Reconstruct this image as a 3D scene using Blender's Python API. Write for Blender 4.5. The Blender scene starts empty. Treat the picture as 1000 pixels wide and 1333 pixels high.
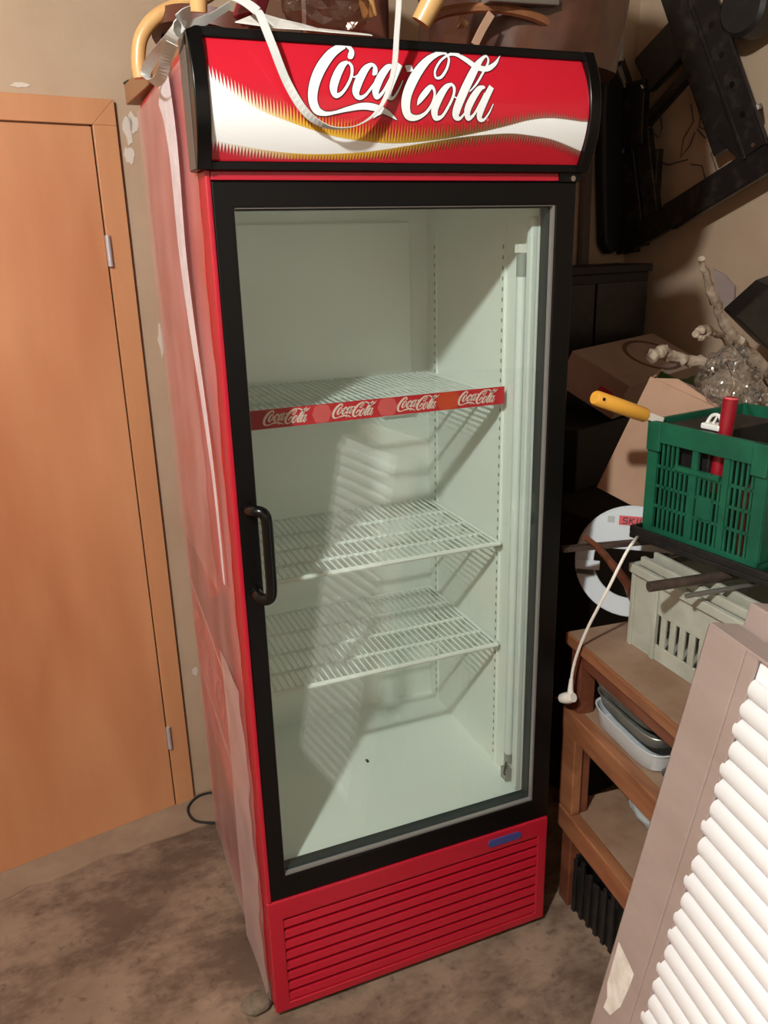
import bpy, bmesh, math, random
from mathutils import Vector, Matrix
random.seed(7)
SC = bpy.context.scene
COL = SC.collection

# ---------------------------------------------------------------- camera
cam_data = bpy.data.cameras.new('camera')
cam = bpy.data.objects.new('camera', cam_data)
COL.objects.link(cam)
SC.camera = cam
PITCH, ROLL, YAW, FOC = -0.3193, -0.0253, 0.3800, 1065.9
fw = Vector((math.sin(YAW)*math.cos(PITCH), math.cos(YAW)*math.cos(PITCH), math.sin(PITCH)))
rt = Vector((math.cos(YAW), -math.sin(YAW), 0.0))
up = rt.cross(fw)
r2 = rt*math.cos(ROLL) + up*math.sin(ROLL)
u2 = -rt*math.sin(ROLL) + up*math.cos(ROLL)
M = Matrix((( r2.x, u2.x, -fw.x, -0.2592), (r2.y, u2.y, -fw.y, -1.3584), (r2.z, u2.z, -fw.z, 1.6176), (0, 0, 0, 1)))
cam.matrix_world = M
cam_data.sensor_fit = 'VERTICAL'
cam_data.sensor_height = 36.0
cam_data.lens = FOC/1333.0*36.0
cam_data.clip_start = 0.02

# ---------------------------------------------------------------- light, world, exposure
world = bpy.data.worlds.new('world'); SC.world = world
world.use_nodes = True
world.node_tree.nodes['Background'].inputs[0].default_value = (0.30, 0.29, 0.28, 1)
world.node_tree.nodes['Background'].inputs[1].default_value = 0.005
lamp_data = bpy.data.lights.new('ceiling_bulb_light', 'POINT')
lamp_data.energy = 205.0
lamp_data.color = (0.955, 1.0, 0.985)
lamp_data.shadow_soft_size = 0.055
lamp = bpy.data.objects.new('ceiling_bulb_light', lamp_data)
lamp.location = (-1.12, -1.45, 2.70)
COL.objects.link(lamp)
SC.view_settings.view_transform = 'Standard'
SC.view_settings.look = 'None'
SC.view_settings.gamma = 1.0
SC.view_settings.exposure = 0.35
SC.view_settings.use_curve_mapping = False

# ---------------------------------------------------------------- materials
def lin(c):
    return tuple(((v/255.0)/12.92 if v/255.0 <= 0.04045 else ((v/255.0+0.055)/1.055)**2.4) for v in c)
MATS = {}
def mat(name, rgb, rough=0.6, metal=0.0, rgb2=None, nscale=6.0, bump=0.0, bscale=60.0, spec=0.5, coat=0.0, stretch=None, contrast=(0.35, 0.65), detail=4.0):
    m = bpy.data.materials.new(name); m.use_nodes = True
    nt = m.node_tree; b = nt.nodes['Principled BSDF']
    b.inputs['Base Color'].default_value = (*lin(rgb), 1)
    b.inputs['Roughness'].default_value = rough
    b.inputs['Metallic'].default_value = metal
    b.inputs['Specular IOR Level'].default_value = spec
    b.inputs['Coat Weight'].default_value = coat
    b.inputs['Coat Roughness'].default_value = 0.12
    if rgb2 or bump:
        tc = nt.nodes.new('ShaderNodeTexCoord'); mp = nt.nodes.new('ShaderNodeMapping')
        nt.links.new(tc.outputs['Object'], mp.inputs['Vector'])
        if stretch: mp.inputs['Scale'].default_value = stretch
    if rgb2:
        n = nt.nodes.new('ShaderNodeTexNoise'); n.inputs['Scale'].default_value = nscale; n.inputs['Detail'].default_value = detail
        n.inputs['Roughness'].default_value = 0.6
        r = nt.nodes.new('ShaderNodeValToRGB')
        r.color_ramp.elements[0].position, r.color_ramp.elements[1].position = contrast
        r.color_ramp.elements[0].color = (*lin(rgb), 1); r.color_ramp.elements[1].color = (*lin(rgb2), 1)
        nt.links.new(mp.outputs[0], n.inputs['Vector']); nt.links.new(n.outputs['Fac'], r.inputs[0])
        nt.links.new(r.outputs[0], b.inputs['Base Color'])
    if bump:
        n2 = nt.nodes.new('ShaderNodeTexNoise'); n2.inputs['Scale'].default_value = bscale; n2.inputs['Detail'].default_value = 5
        bp = nt.nodes.new('ShaderNodeBump'); bp.inputs['Strength'].default_value = bump; bp.inputs['Distance'].default_value = 0.004
        nt.links.new(mp.outputs[0], n2.inputs['Vector']); nt.links.new(n2.outputs['Fac'], bp.inputs['Height'])
        nt.links.new(bp.outputs[0], b.inputs['Normal'])
    MATS[name] = m
    return m

def glassy(name, tint, refl=1.0, base=0.0, base_rgb=(240, 240, 240), rough=0.0, noise=0.0, nscale=20.0, bump=0.0, stretch=None, lo=0.35, hi=0.7):
    """clear sheet: transparent + Schlick glossy (+ optional milky diffuse)"""
    m = bpy.data.materials.new(name); m.use_nodes = True
    nt = m.node_tree; N = nt.nodes; N.remove(N['Principled BSDF']); out = N['Material Output']
    tr = N.new('ShaderNodeBsdfTransparent'); tr.inputs[0].default_value = (*tint, 1)
    gl = N.new('ShaderNodeBsdfGlossy'); gl.inputs['Roughness'].default_value = rough
    ge = N.new('ShaderNodeNewGeometry')
    dt = N.new('ShaderNodeVectorMath'); dt.operation = 'DOT_PRODUCT'
    nt.links.new(ge.outputs['Normal'], dt.inputs[0]); nt.links.new(ge.outputs['Incoming'], dt.inputs[1])
    ab = N.new('ShaderNodeMath'); ab.operation = 'ABSOLUTE'; nt.links.new(dt.outputs['Value'], ab.inputs[0])
    om = N.new('ShaderNodeMath'); om.operation = 'SUBTRACT'; om.inputs[0].default_value = 1.0; nt.links.new(ab.outputs[0], om.inputs[1])
    pw = N.new('ShaderNodeMath'); pw.operation = 'POWER'; pw.inputs[1].default_value = 5.0; nt.links.new(om.outputs[0], pw.inputs[0])
    ma = N.new('ShaderNodeMath'); ma.operation = 'MULTIPLY_ADD'; ma.inputs[1].default_value = 0.95*refl; ma.inputs[2].default_value = 0.045*refl
    nt.links.new(pw.outputs[0], ma.inputs[0])
    mix = N.new('ShaderNodeMixShader'); nt.links.new(ma.outputs[0], mix.inputs[0]); nt.links.new(tr.outputs[0], mix.inputs[1]); nt.links.new(gl.outputs[0], mix.inputs[2])
    last = mix
    if base or bump:
        tc = N.new('ShaderNodeTexCoord'); mp = N.new('ShaderNodeMapping'); nt.links.new(tc.outputs['Object'], mp.inputs[0])
        if stretch: mp.inputs['Scale'].default_value = stretch
        n = N.new('ShaderNodeTexNoise'); n.inputs['Scale'].default_value = nscale; n.inputs['Detail'].default_value = 4
        nt.links.new(mp.outputs[0], n.inputs[0])
    if base:
        df = N.new('ShaderNodeBsdfDiffuse'); df.inputs[0].default_value = (*lin(base_rgb), 1)
        mr = N.new('ShaderNodeMapRange'); mr.inputs['From Min'].default_value = lo; mr.inputs['From Max'].default_value = hi
        mr.inputs['To Min'].default_value = max(0, base-noise); mr.inputs['To Max'].default_value = base+noise
        nt.links.new(n.outputs['Fac'], mr.inputs[0])
        mx2 = N.new('ShaderNodeMixShader'); nt.links.new(mr.outputs[0], mx2.inputs[0]); nt.links.new(mix.outputs[0], mx2.inputs[1]); nt.links.new(df.outputs[0], mx2.inputs[2])
        last = mx2
    if bump:
        bp = N.new('ShaderNodeBump'); bp.inputs['Strength'].default_value = bump; bp.inputs['Distance'].default_value = 0.01
        nt.links.new(n.outputs['Fac'], bp.inputs['Height']); nt.links.new(bp.outputs[0], gl.inputs['Normal'])
    nt.links.new(last.outputs[0], out.inputs[0])
    MATS[name] = m
    return m

def wood(name, c1, c2, scale, stretch, rough=0.45, coat=0.0, dist=3.0):
    m = bpy.data.materials.new(name); m.use_nodes = True
    nt = m.node_tree; N = nt.nodes; b = N['Principled BSDF']
    b.inputs['Roughness'].default_value = rough; b.inputs['Coat Weight'].default_value = coat; b.inputs['Coat Roughness'].default_value = 0.25
    tc = N.new('ShaderNodeTexCoord'); mp = N.new('ShaderNodeMapping'); mp.inputs['Scale'].default_value = stretch
    nt.links.new(tc.outputs['Object'], mp.inputs[0])
    n0 = N.new('ShaderNodeTexNoise'); n0.inputs['Scale'].default_value = scale; n0.inputs['Detail'].default_value = 2.5; n0.inputs['Distortion'].default_value = 0.4
    nt.links.new(mp.outputs[0], n0.inputs[0])
    mu = N.new('ShaderNodeMath'); mu.operation = 'MULTIPLY'; mu.inputs[1].default_value = dist; nt.links.new(n0.outputs['Fac'], mu.inputs[0])
    fr = N.new('ShaderNodeMath'); fr.operation = 'PINGPONG'; fr.inputs[1].default_value = 0.5; nt.links.new(mu.outputs[0], fr.inputs[0])
    n1 = N.new('ShaderNodeTexNoise'); n1.inputs['Scale'].default_value = scale*9; n1.inputs['Detail'].default_value = 5
    nt.links.new(mp.outputs[0], n1.inputs[0])
    ad = N.new('ShaderNodeMath'); ad.operation = 'MULTIPLY_ADD'; ad.inputs[1].default_value = 0.45; nt.links.new(n1.outputs['Fac'], ad.inputs[0]); nt.links.new(fr.outputs[0], ad.inputs[2])
    r = N.new('ShaderNodeValToRGB'); r.color_ramp.elements[0].position = 0.15; r.color_ramp.elements[1].position = 0.75
    r.color_ramp.elements[0].color = (*lin(c1), 1); r.color_ramp.elements[1].color = (*lin(c2), 1)
    nt.links.new(ad.outputs[0], r.inputs[0]); nt.links.new(r.outputs[0], b.inputs['Base Color'])
    MATS[name] = m
    return m

wood('beech_door', (202, 144, 102), (176, 114, 76), 1.5, (1.2, 1.2, 0.28), 0.42, 0.15, 4.0)
wood('beech_frame', (198, 140, 98), (186, 128, 88), 2.5, (2.5, 2.5, 0.25), 0.42, 0.15, 2.0)
wood('bench_wood', (158, 104, 70), (126, 78, 50), 4.0, (3.0, 0.5, 3.0), 0.5, 0.1, 3.0)
wood('bench_red_wood', (126, 72, 48), (98, 52, 34), 4.0, (3.0, 0.5, 3.0), 0.5, 0.1, 3.0)
wood('light_wood', (214, 168, 108), (196, 146, 88), 5.0, (2, 2, 0.6), 0.4, 0.2, 2.0)
wood('brown_wood', (160, 118, 84), (140, 100, 70), 5.0, (2, .6, 2), 0.55, 0.0, 2.0)
mat('dusty_top', (150, 122, 100), 0.75, rgb2=(128, 98, 76), nscale=9)
mat('wall_plaster', (186, 160, 134), 0.9, rgb2=(178, 150, 124), nscale=3.0, bump=0.15, bscale=90)
mat('cupboard_brown', (104, 84, 66), 0.6, rgb2=(88, 70, 54), nscale=4)
mat('plaster_white', (208, 194, 180), 0.9)
mat('ceiling_paint', (112, 98, 84), 0.9)
mat('whitewash', (214, 208, 198), 0.9, rgb2=(190, 182, 170), nscale=2.0)
mat('concrete_light', (152, 128, 106), 0.9, rgb2=(134, 110, 90), nscale=8, bump=0.3, bscale=50)
mat('red_paint', (178, 22, 44), 0.35, coat=0.3)
mat('red_side', (198, 34, 40), 0.4, coat=0.2, rgb2=(182, 26, 34), nscale=4)
mat('dark_red_print', (120, 24, 22), 0.4)
mat('sign_red', (196, 28, 46), 0.3, coat=0.5)
mat('sign_white', (240, 240, 240), 0.3, coat=0.5)
mat('sign_dark', (62, 16, 18), 0.4)
mat('black_frame', (9, 8, 8), 0.33, spec=0.3)
mat('black_plastic', (22, 21, 21), 0.42, rgb2=(34, 31, 30), nscale=30, bump=0.1)
mat('black_gloss', (10, 9, 9), 0.25, spec=0.35)
mat('cap_side', (96, 84, 76), 0.6)
mat('dark_gasket', (34, 40, 38), 0.5)
mat('slot_grey', (128, 134, 128), 0.6)
mat('bead_silver', (150, 146, 142), 0.4, metal=0.5)
mat('liner_white', (240, 244, 238), 0.45)
mat('wire_white', (236, 240, 234), 0.35)
mat('tube_grey', (150, 156, 150), 0.3, spec=0.6)
mat('tube_white', (228, 234, 230), 0.25)
mat('chrome', (200, 200, 205), 0.18, metal=1.0)
mat('badge_blue', (66, 70, 128), 0.35)
mat('orange_print', (214, 78, 48), 0.4)
mat('pink_print', (226, 96, 96), 0.4)
mat('strip_red', (206, 44, 54), 0.4)
mat('strip_white', (245, 214, 204), 0.4)
mat('ribbon_grey', (196, 196, 192), 0.55)
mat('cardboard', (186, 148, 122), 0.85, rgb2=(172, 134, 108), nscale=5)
mat('cardboard_shaded', (118, 92, 78), 0.85)  # darker copy of cardboard, the carton's inner shade put into the colour
mat('cardboard_pale', (172, 148, 136), 0.85, rgb2=(160, 138, 126), nscale=5)
mat('print_brown', (100, 74, 56), 0.85)
mat('cardboard_mauve', (166, 147, 140), 0.6, rgb2=(156, 136, 128), nscale=4, stretch=(1, 1, 3))
mat('rib_white', (244, 244, 246), 0.35, spec=0.5)
mat('paper', (232, 226, 218), 0.8, rgb2=(210, 200, 190), nscale=40)
mat('green_plastic', (28, 98, 70), 0.4, rgb2=(20, 80, 58), nscale=12)
mat('grey_crate', (176, 176, 162), 0.5, rgb2=(158, 158, 144), nscale=14)
mat('grey_disc', (190, 194, 196), 0.45)
mat('label_red', (196, 44, 50), 0.5)
mat('ink', (60, 20, 24), 0.6)
mat('rod_dark', (82, 68, 62), 0.45, metal=0.6, rgb2=(104, 88, 80), nscale=40)
mat('rod_grey', (140, 136, 130), 0.4, metal=0.7)
mat('yellow_plastic', (238, 172, 66), 0.4)
mat('candle_red', (142, 16, 32), 0.35, coat=0.2)
mat('white_plastic', (234, 232, 226), 0.35)
mat('cable_white', (226, 218, 208), 0.45)
mat('cable_black', (30, 26, 24), 0.5)
mat('aluminium', (176, 176, 170), 0.42, metal=0.7, rgb2=(150, 150, 142), nscale=25, bump=0.2, bscale=40)
mat('grey_cloth', (168, 176, 176), 0.85)
mat('dark_cloth', (70, 72, 74), 0.9)
mat('wine_cloth', (84, 26, 32), 0.9)
mat('black_cabinet', (20, 17, 17), 0.6)
mat('steel_black', (34, 31, 30), 0.35, metal=0.4, rgb2=(64, 58, 54), nscale=22, contrast=(0.5, 0.75), bump=0.2)
mat('bark', (112, 90, 72), 0.85, rgb2=(176, 158, 138), nscale=22, bump=0.8, bscale=45, contrast=(0.4, 0.6))
mat('leaf_green', (84, 118, 52), 0.6, rgb2=(60, 92, 38), nscale=15)
mat('brown_leather', (86, 52, 36), 0.35, rgb2=(60, 34, 24), nscale=10)
mat('seat_brown', (88, 46, 32), 0.4, coat=0.2)
mat('burgundy', (110, 26, 34), 0.5)
mat('hinge_steel', (190, 186, 190), 0.3, metal=0.4)
mat('groove_black', (40, 24, 16), 0.9)
mat('stone', (120, 106, 90), 0.95, rgb2=(96, 82, 68), nscale=30, bump=0.6)
mat('pipe_grey', (176, 176, 168), 0.5)
glassy('door_glass', (0.985, 0.996, 0.985), 1.0)
glassy('plastic_film', (0.99, 0.97, 0.97), 0.75, 0.15, (236, 192, 194), 0.35, 0.07, 9.0, 0.3, stretch=(1, 1.0, 0.6))
glassy('film_dense', (0.97, 0.95, 0.95), 0.9, 0.34, (226, 200, 198), 0.3, 0.08, 10.0, 0.15)
glassy('seam_highlight', (0.97, 0.97, 0.98), 1.4, 0.62, (236, 226, 232), 0.25, 0.10, 16.0, 0.2)
glassy('clear_bag', (0.98, 0.98, 0.97), 4.5, 0.03, (225, 220, 214), 0.06, 0.03, 14.0, 0.8)
glassy('brown_film', (0.72, 0.62, 0.55), 2.0, 0.12, (120, 92, 76), 0.15, 0.10, 14.0, 0.8)

# concrete floor with wear and stains
def floor_mat():
    m = bpy.data.materials.new('concrete_floor'); m.use_nodes = True
    nt = m.node_tree; N = nt.nodes; b = N['Principled BSDF']; b.inputs['Roughness'].default_value = 0.85
    tc = N.new('ShaderNodeTexCoord')
    def noise(s, d, st=(1, 1, 1), rough=0.6):
        mp = N.new('ShaderNodeMapping'); mp.inputs['Scale'].default_value = st; mp.inputs['Rotation'].default_value = (0, 0, -0.2)
        nt.links.new(tc.outputs['Object'], mp.inputs[0])
        n = N.new('ShaderNodeTexNoise'); n.inputs['Scale'].default_value = s; n.inputs['Detail'].default_value = d; n.inputs['Roughness'].default_value = rough
        nt.links.new(mp.outputs[0], n.inputs[0]); return n
    def ramp(n, p0, c0, p1, c1):
        r = N.new('ShaderNodeValToRGB'); r.color_ramp.elements[0].position = p0; r.color_ramp.elements[1].position = p1
        r.color_ramp.elements[0].color = (*lin(c0), 1); r.color_ramp.elements[1].color = (*lin(c1), 1)
        nt.links.new(n.outputs['Fac'], r.inputs[0]); return r
    r1 = ramp(noise(5, 6), 0.30, (118, 96, 78), 0.70, (150, 126, 106))
    r2 = ramp(noise(4.0, 5, (0.8, 1.3, 1), 0.7), 0.40, (122, 98, 84), 0.56, (255, 255, 255))
    r3 = ramp(noise(34, 4), 0.30, (150, 140, 130), 0.42, (255, 255, 255))
    mx = N.new('ShaderNodeMixRGB'); mx.blend_type = 'MULTIPLY'; mx.inputs[0].default_value = 0.65
    nt.links.new(r1.outputs[0], mx.inputs[1]); nt.links.new(r2.outputs[0], mx.inputs[2])
    mx2 = N.new('ShaderNodeMixRGB'); mx2.blend_type = 'MULTIPLY'; mx2.inputs[0].default_value = 0.5
    nt.links.new(mx.outputs[0], mx2.inputs[1]); nt.links.new(r3.outputs[0], mx2.inputs[2])
    nt.links.new(mx2.outputs[0], b.inputs['Base Color'])
    bp = N.new('ShaderNodeBump'); bp.inputs['Strength'].default_value = 0.35; bp.inputs['Distance'].default_value = 0.006
    nb = noise(30, 6); nt.links.new(nb.outputs['Fac'], bp.inputs['Height']); nt.links.new(bp.outputs[0], b.inputs['Normal'])
    MATS['concrete_floor'] = m
floor_mat()
# print colours carried per corner
def print_mat():
    m = bpy.data.materials.new('wave_print_ink'); m.use_nodes = True
    b = m.node_tree.nodes['Principled BSDF']; b.inputs['Roughness'].default_value = 0.3; b.inputs['Coat Weight'].default_value = 0.4
    a = m.node_tree.nodes.new('ShaderNodeVertexColor'); a.layer_name = 'ink'
    m.node_tree.links.new(a.outputs[0], b.inputs['Base Color']); MATS['wave_print_ink'] = m
print_mat()

# ---------------------------------------------------------------- builders
V = Vector
ORG = {}
def link(o): COL.objects.link(o); return o
def tag(o, label, cat, group=None):
    o['label'] = label; o['category'] = cat
    if group: o['group'] = group
    return o
def thing(name, label, cat, loc, group=None):
    o = link(bpy.data.objects.new(name, None)); o.location = loc; o.empty_display_size = 0.05
    ORG[o.name] = V(loc)
    return tag(o, label, cat, group)

class MB:
    def __init__(s): s.v = []; s.f = []; s.c = []
    def add(s, vs, fs):
        k = len(s.v); s.v += [V(p) for p in vs]; s.f += [tuple(i+k for i in f) for f in fs]; return s
    def box(s, a, b):
        x0, y0, z0 = a; x1, y1, z1 = b
        return s.add([(x0,y0,z0),(x1,y0,z0),(x1,y1,z0),(x0,y1,z0),(x0,y0,z1),(x1,y0,z1),(x1,y1,z1),(x0,y1,z1)],
                     [(0,3,2,1),(4,5,6,7),(0,1,5,4),(1,2,6,5),(2,3,7,6),(3,0,4,7)])
    def obox(s, o, a, b, c):
        """box from corner o along edge vectors a, b, c"""
        o, a, b, c = V(o), V(a), V(b), V(c)
        vs = [o, o+a, o+a+b, o+b, o+c, o+a+c, o+a+b+c, o+b+c]
        fs = [(0,3,2,1),(4,5,6,7),(0,1,5,4),(1,2,6,5),(2,3,7,6),(3,0,4,7)]
        if a.cross(b).dot(c) < 0: fs = [f[::-1] for f in fs]
        return s.add(vs, fs)
    def bar(s, p, q, w, h, upv=(0, 0, 1)):
        p, q = V(p), V(q); d = (q-p).normalized(); u = V(upv); a = d.cross(u)
        if a.length < 1e-4: a = d.cross(V((1, 0, 0)))
        a.normalize(); u = a.cross(d).normalized()
        return s.obox(p-a*w/2-u*h/2, q-p, a*w, u*h)
    def tube(s, pts, r, seg=8, cap=True):
        pts = [V(p) for p in pts]; n = len(pts); rs = r if isinstance(r, (list, tuple)) else [r]*n
        k = len(s.v); prev = None
        for i, p in enumerate(pts):
            t = (pts[min(i+1, n-1)]-pts[max(i-1, 0)]).normalized()
            if prev is None:
                a = t.cross(V((0, 0, 1)));  a = a if a.length > 1e-3 else t.cross(V((1, 0, 0)))
            else: a = prev - t*prev.dot(t)
            a.normalize(); prev = a.copy(); b = t.cross(a)
            for j in range(seg):
                an = 2*math.pi*j/seg; s.v.append(p+(a*math.cos(an)+b*math.sin(an))*rs[i])
        for i in range(n-1):
            for j in range(seg):
                j2 = (j+1) % seg
                s.f.append((k+i*seg+j, k+i*seg+j2, k+(i+1)*seg+j2, k+(i+1)*seg+j))
        if cap:
            s.f.append(tuple(k+j for j in range(seg))[::-1]); s.f.append(tuple(k+(n-1)*seg+j for j in range(seg)))
        return s
    def ribbon(s, pts, width, wdir, thick=0.0008):
        """flat strap; wdir one vector or one per point"""
        pts = [V(p) for p in pts]; n = len(pts); k = len(s.v)
        for i, p in enumerate(pts):
            w = V(wdir[i]) if isinstance(wdir, list) else V(wdir)
            ww = width[i] if isinstance(width, list) else width
            t = (pts[min(i+1, n-1)]-pts[max(i-1, 0)]).normalized()
            w = (w-t*w.dot(t)).normalized()*ww/2; nn = t.cross(w).normalized()*thick/2
            s.v += [p-w-nn, p+w-nn, p+w+nn, p-w+nn]
        for i in range(n-1):
            a, b = k+i*4, k+(i+1)*4
            for j in range(4): s.f.append((a+j, a+(j+1) % 4, b+(j+1) % 4, b+j))
        s.f.append((k+3, k+2, k+1, k)); e = k+(n-1)*4; s.f.append((e, e+1, e+2, e+3))
        return s
    def rectframe(s, X0, X1, Z0, Z1, x0, x1, z0, z1, ya, yb):
        k = len(s.v)
        for y in (ya, yb):
            s.v += [V((X0, y, Z0)), V((X1, y, Z0)), V((X1, y, Z1)), V((X0, y, Z1)), V((x0, y, z0)), V((x1, y, z0)), V((x1, y, z1)), V((x0, y, z1))]
        for i in range(4):
            j = (i+1) % 4
            s.f += [(k+i, k+j, k+4+j, k+4+i), (k+8+i, k+12+i, k+12+j, k+8+j), (k+i, k+8+i, k+8+j, k+j), (k+4+i, k+4+j, k+12+j, k+12+i)]
        return s
    def prism(s, poly, d):
        poly = [V(p) for p in poly]; d = V(d); n = len(poly)
        return s.add(poly+[p+d for p in poly], [tuple(range(n))[::-1], tuple(range(n, 2*n))]+[(i, (i+1) % n, n+(i+1) % n, n+i) for i in range(n)])
    def ring(s, c, ax, r0, r1, h, a0=0.0, a1=2*math.pi, seg=40, xdir=None):
        """flat ring / disc segment with thickness h along ax"""
        c, ax = V(c), V(ax).normalized(); x = V(xdir) if xdir else (ax.orthogonal()); x = (x-ax*x.dot(ax)).normalized(); y = ax.cross(x)
        full = abs(a1-a0-2*math.pi) < 1e-6; n = seg if full else seg+1; k = len(s.v)
        for i in range(n):
            t = a0+(a1-a0)*i/seg; d = x*math.cos(t)+y*math.sin(t)
            s.v += [c+d*r0, c+d*r1, c+d*r1+ax*h, c+d*r0+ax*h]
        for i in range(seg):
            a, b = k+i*4, k+((i+1) % n)*4
            for j in range(4): s.f.append((a+j, a+(j+1) % 4, b+(j+1) % 4, b+j))
        if not full:
            s.f.append((k, k+1, k+2, k+3)); e = k+seg*4; s.f.append((e+3, e+2, e+1, e))
        return s
    def build(s, name, m, parent=None, smooth=False, bevel=0.0, origin=None, seg=2):
        if parent is not None: org = ORG[parent.name]
        elif origin is not None: org = V(origin)
        else:
            lo = V([min(p[i] for p in s.v) for i in range(3)]); hi = V([max(p[i] for p in s.v) for i in range(3)])
            org = V(((lo.x+hi.x)/2, (lo.y+hi.y)/2, lo.z))
        me = bpy.data.meshes.new(name)
        me.from_pydata([p-org for p in s.v], [], s.f)
        bm = bmesh.new(); bm.from_mesh(me); bmesh.ops.recalc_face_normals(bm, faces=bm.faces); bm.to_mesh(me); bm.free()
        me.materials.append(MATS[m]); me.update()
        if smooth:
            me.shade_smooth(); me.set_sharp_from_angle(angle=math.radians(38))
        o = link(bpy.data.objects.new(name, me))
        if parent is not None: o.parent = parent
        else: o.location = org
        ORG[o.name] = org
        if bevel:
            md = o.modifiers.new('bevel', 'BEVEL'); md.width = bevel; md.segments = seg; md.limit_method = 'ANGLE'; md.harden_normals = False
        return o

def spline(pts, n=8):
    """Catmull-Rom through points of any dimension"""
    P = [tuple(p) for p in pts]; out = []
    for i in range(len(P)-1):
        p0, p1, p2, p3 = P[max(i-1, 0)], P[i], P[i+1], P[min(i+2, len(P)-1)]
        for k in range(n):
            t = k/n; t2, t3 = t*t, t*t*t
            out.append(tuple(0.5*(2*b+(c-a)*t+(2*a-5*b+4*c-d)*t2+(3*b-a-3*c+d)*t3) for a, b, c, d in zip(p0, p1, p2, p3)))
    out.append(P[-1]); return out
def struct(o): o['kind'] = 'structure'; return o

# ================================================================ THE ROOM
WA = 0.198                                  # the back wall stands a little askew to the cooler
wx = V((math.cos(WA), math.sin(WA), 0)); wy = V((-math.sin(WA), math.cos(WA), 0))
W0 = V((-0.038, 0.852, 0))                  # foot of the door frame's right edge
def wp(s, d, z): return W0 + wx*s + wy*d + V((0, 0, z))   # along the wall, out of it (+ into wall), up
CX = (V((1.734, 1.206, 0))-W0).dot(wx)
LX, FY, HT = -2.6, -4.3, 2.80
struct(MB().obox(wp(LX-0.1, 0.1, -0.06), wx*(CX-LX+0.2), wy*(FY-0.2), (0, 0, 0.06)).build('floor', 'concrete_floor'))
struct(MB().obox(wp(LX-0.1, 0.1, HT), wx*(CX-LX+0.2), wy*(FY-0.2), (0, 0, 0.06)).build('ceiling', 'ceiling_paint'))
wb = struct(MB().obox(wp(LX-0.1, 0, 0), wx*(CX-LX+0.2), wy*0.1, (0, 0, HT)).build('wall_back', 'wall_plaster'))
struct(MB().obox(wp(CX, 0, 0), wx*0.1, wy*(FY-0.1), (0, 0, HT)).build('wall_right', 'wall_plaster'))
struct(MB().obox(wp(LX-0.1, 0, 0), wx*0.1, wy*(FY-0.1), (0, 0, HT)).build('wall_left', 'wall_plaster'))
struct(MB().obox(wp(LX, FY-0.1, 0), wx*(CX-LX), wy*0.1, (0, 0, HT)).build('wall_front', 'whitewash'))
# unseen low brown cupboard, added behind the viewer to darken the glass's lower reflection
fc = thing('added_low_cupboard', 'unseen low brown cupboard added to darken the lower reflection in the cooler glass', 'cupboard', tuple(wp(0.7, FY+0.3, 0)))
MB().obox(wp(-0.9, FY+0.01, 0), wx*2.62, wy*0.5, (0, 0, 0.82)).build('carcass', 'cupboard_brown', fc, bevel=0.005)
MB().obox(wp(-0.92, FY+0.01, 0.82), wx*2.66, wy*0.53, (0, 0, 0.03)).build('worktop', 'cupboard_brown', fc, bevel=0.004)
for k in range(4): MB().obox(wp(-0.88+k*0.645, FY+0.51, 0.06), wx*0.60, wy*0.018, (0, 0, 0.72)).build('cupboard_door', 'cupboard_brown', fc, bevel=0.004)
# white filler smears beside the door frame
def smear(u, z, w, h, seed):
    rnd = random.Random(seed); pts = []
    for k in range(14):
        a = 2*math.pi*k/14; q = rnd.uniform(0.55, 1.0)
        pts.append(wp(u+math.cos(a)*w/2*q, -0.0015, z+math.sin(a)*h/2*q))
    MB().prism(pts, wy*0.0014).build('plaster_patch', 'plaster_white', wb)
for a in ((0.030, 1.885, 0.030, 0.08, 1), (0.045, 1.90, 0.03, 0.06, 2), (0.055, 1.39, 0.02, 0.10, 3), (0.052, 0.42, 0.022, 0.04, 4), (-0.20, 1.965, 0.05, 0.012, 5), (0.026, 1.83, 0.03, 0.05, 6)):
    smear(*a)
# interior door with beech veneer
FR = 0.056
dr = thing('door_1', '', '', tuple(W0)); del dr['label']; del dr['category']; dr['kind'] = 'structure'
FH = 1.947
MB().obox(wp(-FR, -0.014, 0), wx*FR, wy*0.014, (0, 0, FH-FR)).prism([wp(-FR, -0.014, FH-FR), wp(0, -0.014, FH-FR), wp(0, -0.014, FH)], wy*0.014).build('door_casing', 'beech_frame', dr, bevel=0.0015)
MB().prism([wp(-FR, -0.014, FH-FR), wp(0, -0.014, FH), wp(-1.0, -0.014, FH), wp(-0.944, -0.014, FH-FR)], wy*0.014).build('door_casing', 'beech_frame', dr, bevel=0.0015)
MB().obox(wp(-1.0, -0.014, 0), wx*FR, wy*0.014, (0, 0, FH)).build('door_casing', 'beech_frame', dr, bevel=0.0015)
MB().obox(wp(-0.94, -0.012, 0.004), wx*(0.94-FR-0.004), wy*0.012, (0, 0, FH-FR-0.008)).build('door_leaf', 'beech_door', dr, bevel=0.0012)
MB().obox(wp(-FR-0.0045, -0.0035, 0), wx*0.0050, wy*0.0035, (0, 0, FH-FR)).build('shadow_gap', 'groove_black', dr)
MB().obox(wp(0, -0.004, 0), wx*0.004, wy*0.004, (0, 0, FH-0.004)).build('shadow_gap', 'groove_black', dr)
for hz in (1.611, 0.242):
    MB().tube([wp(-FR+0.001, -0.018, hz-0.036), wp(-FR+0.001, -0.018, hz+0.036)], 0.0065, 10).build('hinge', 'hinge_steel', dr, smooth=True)
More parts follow.
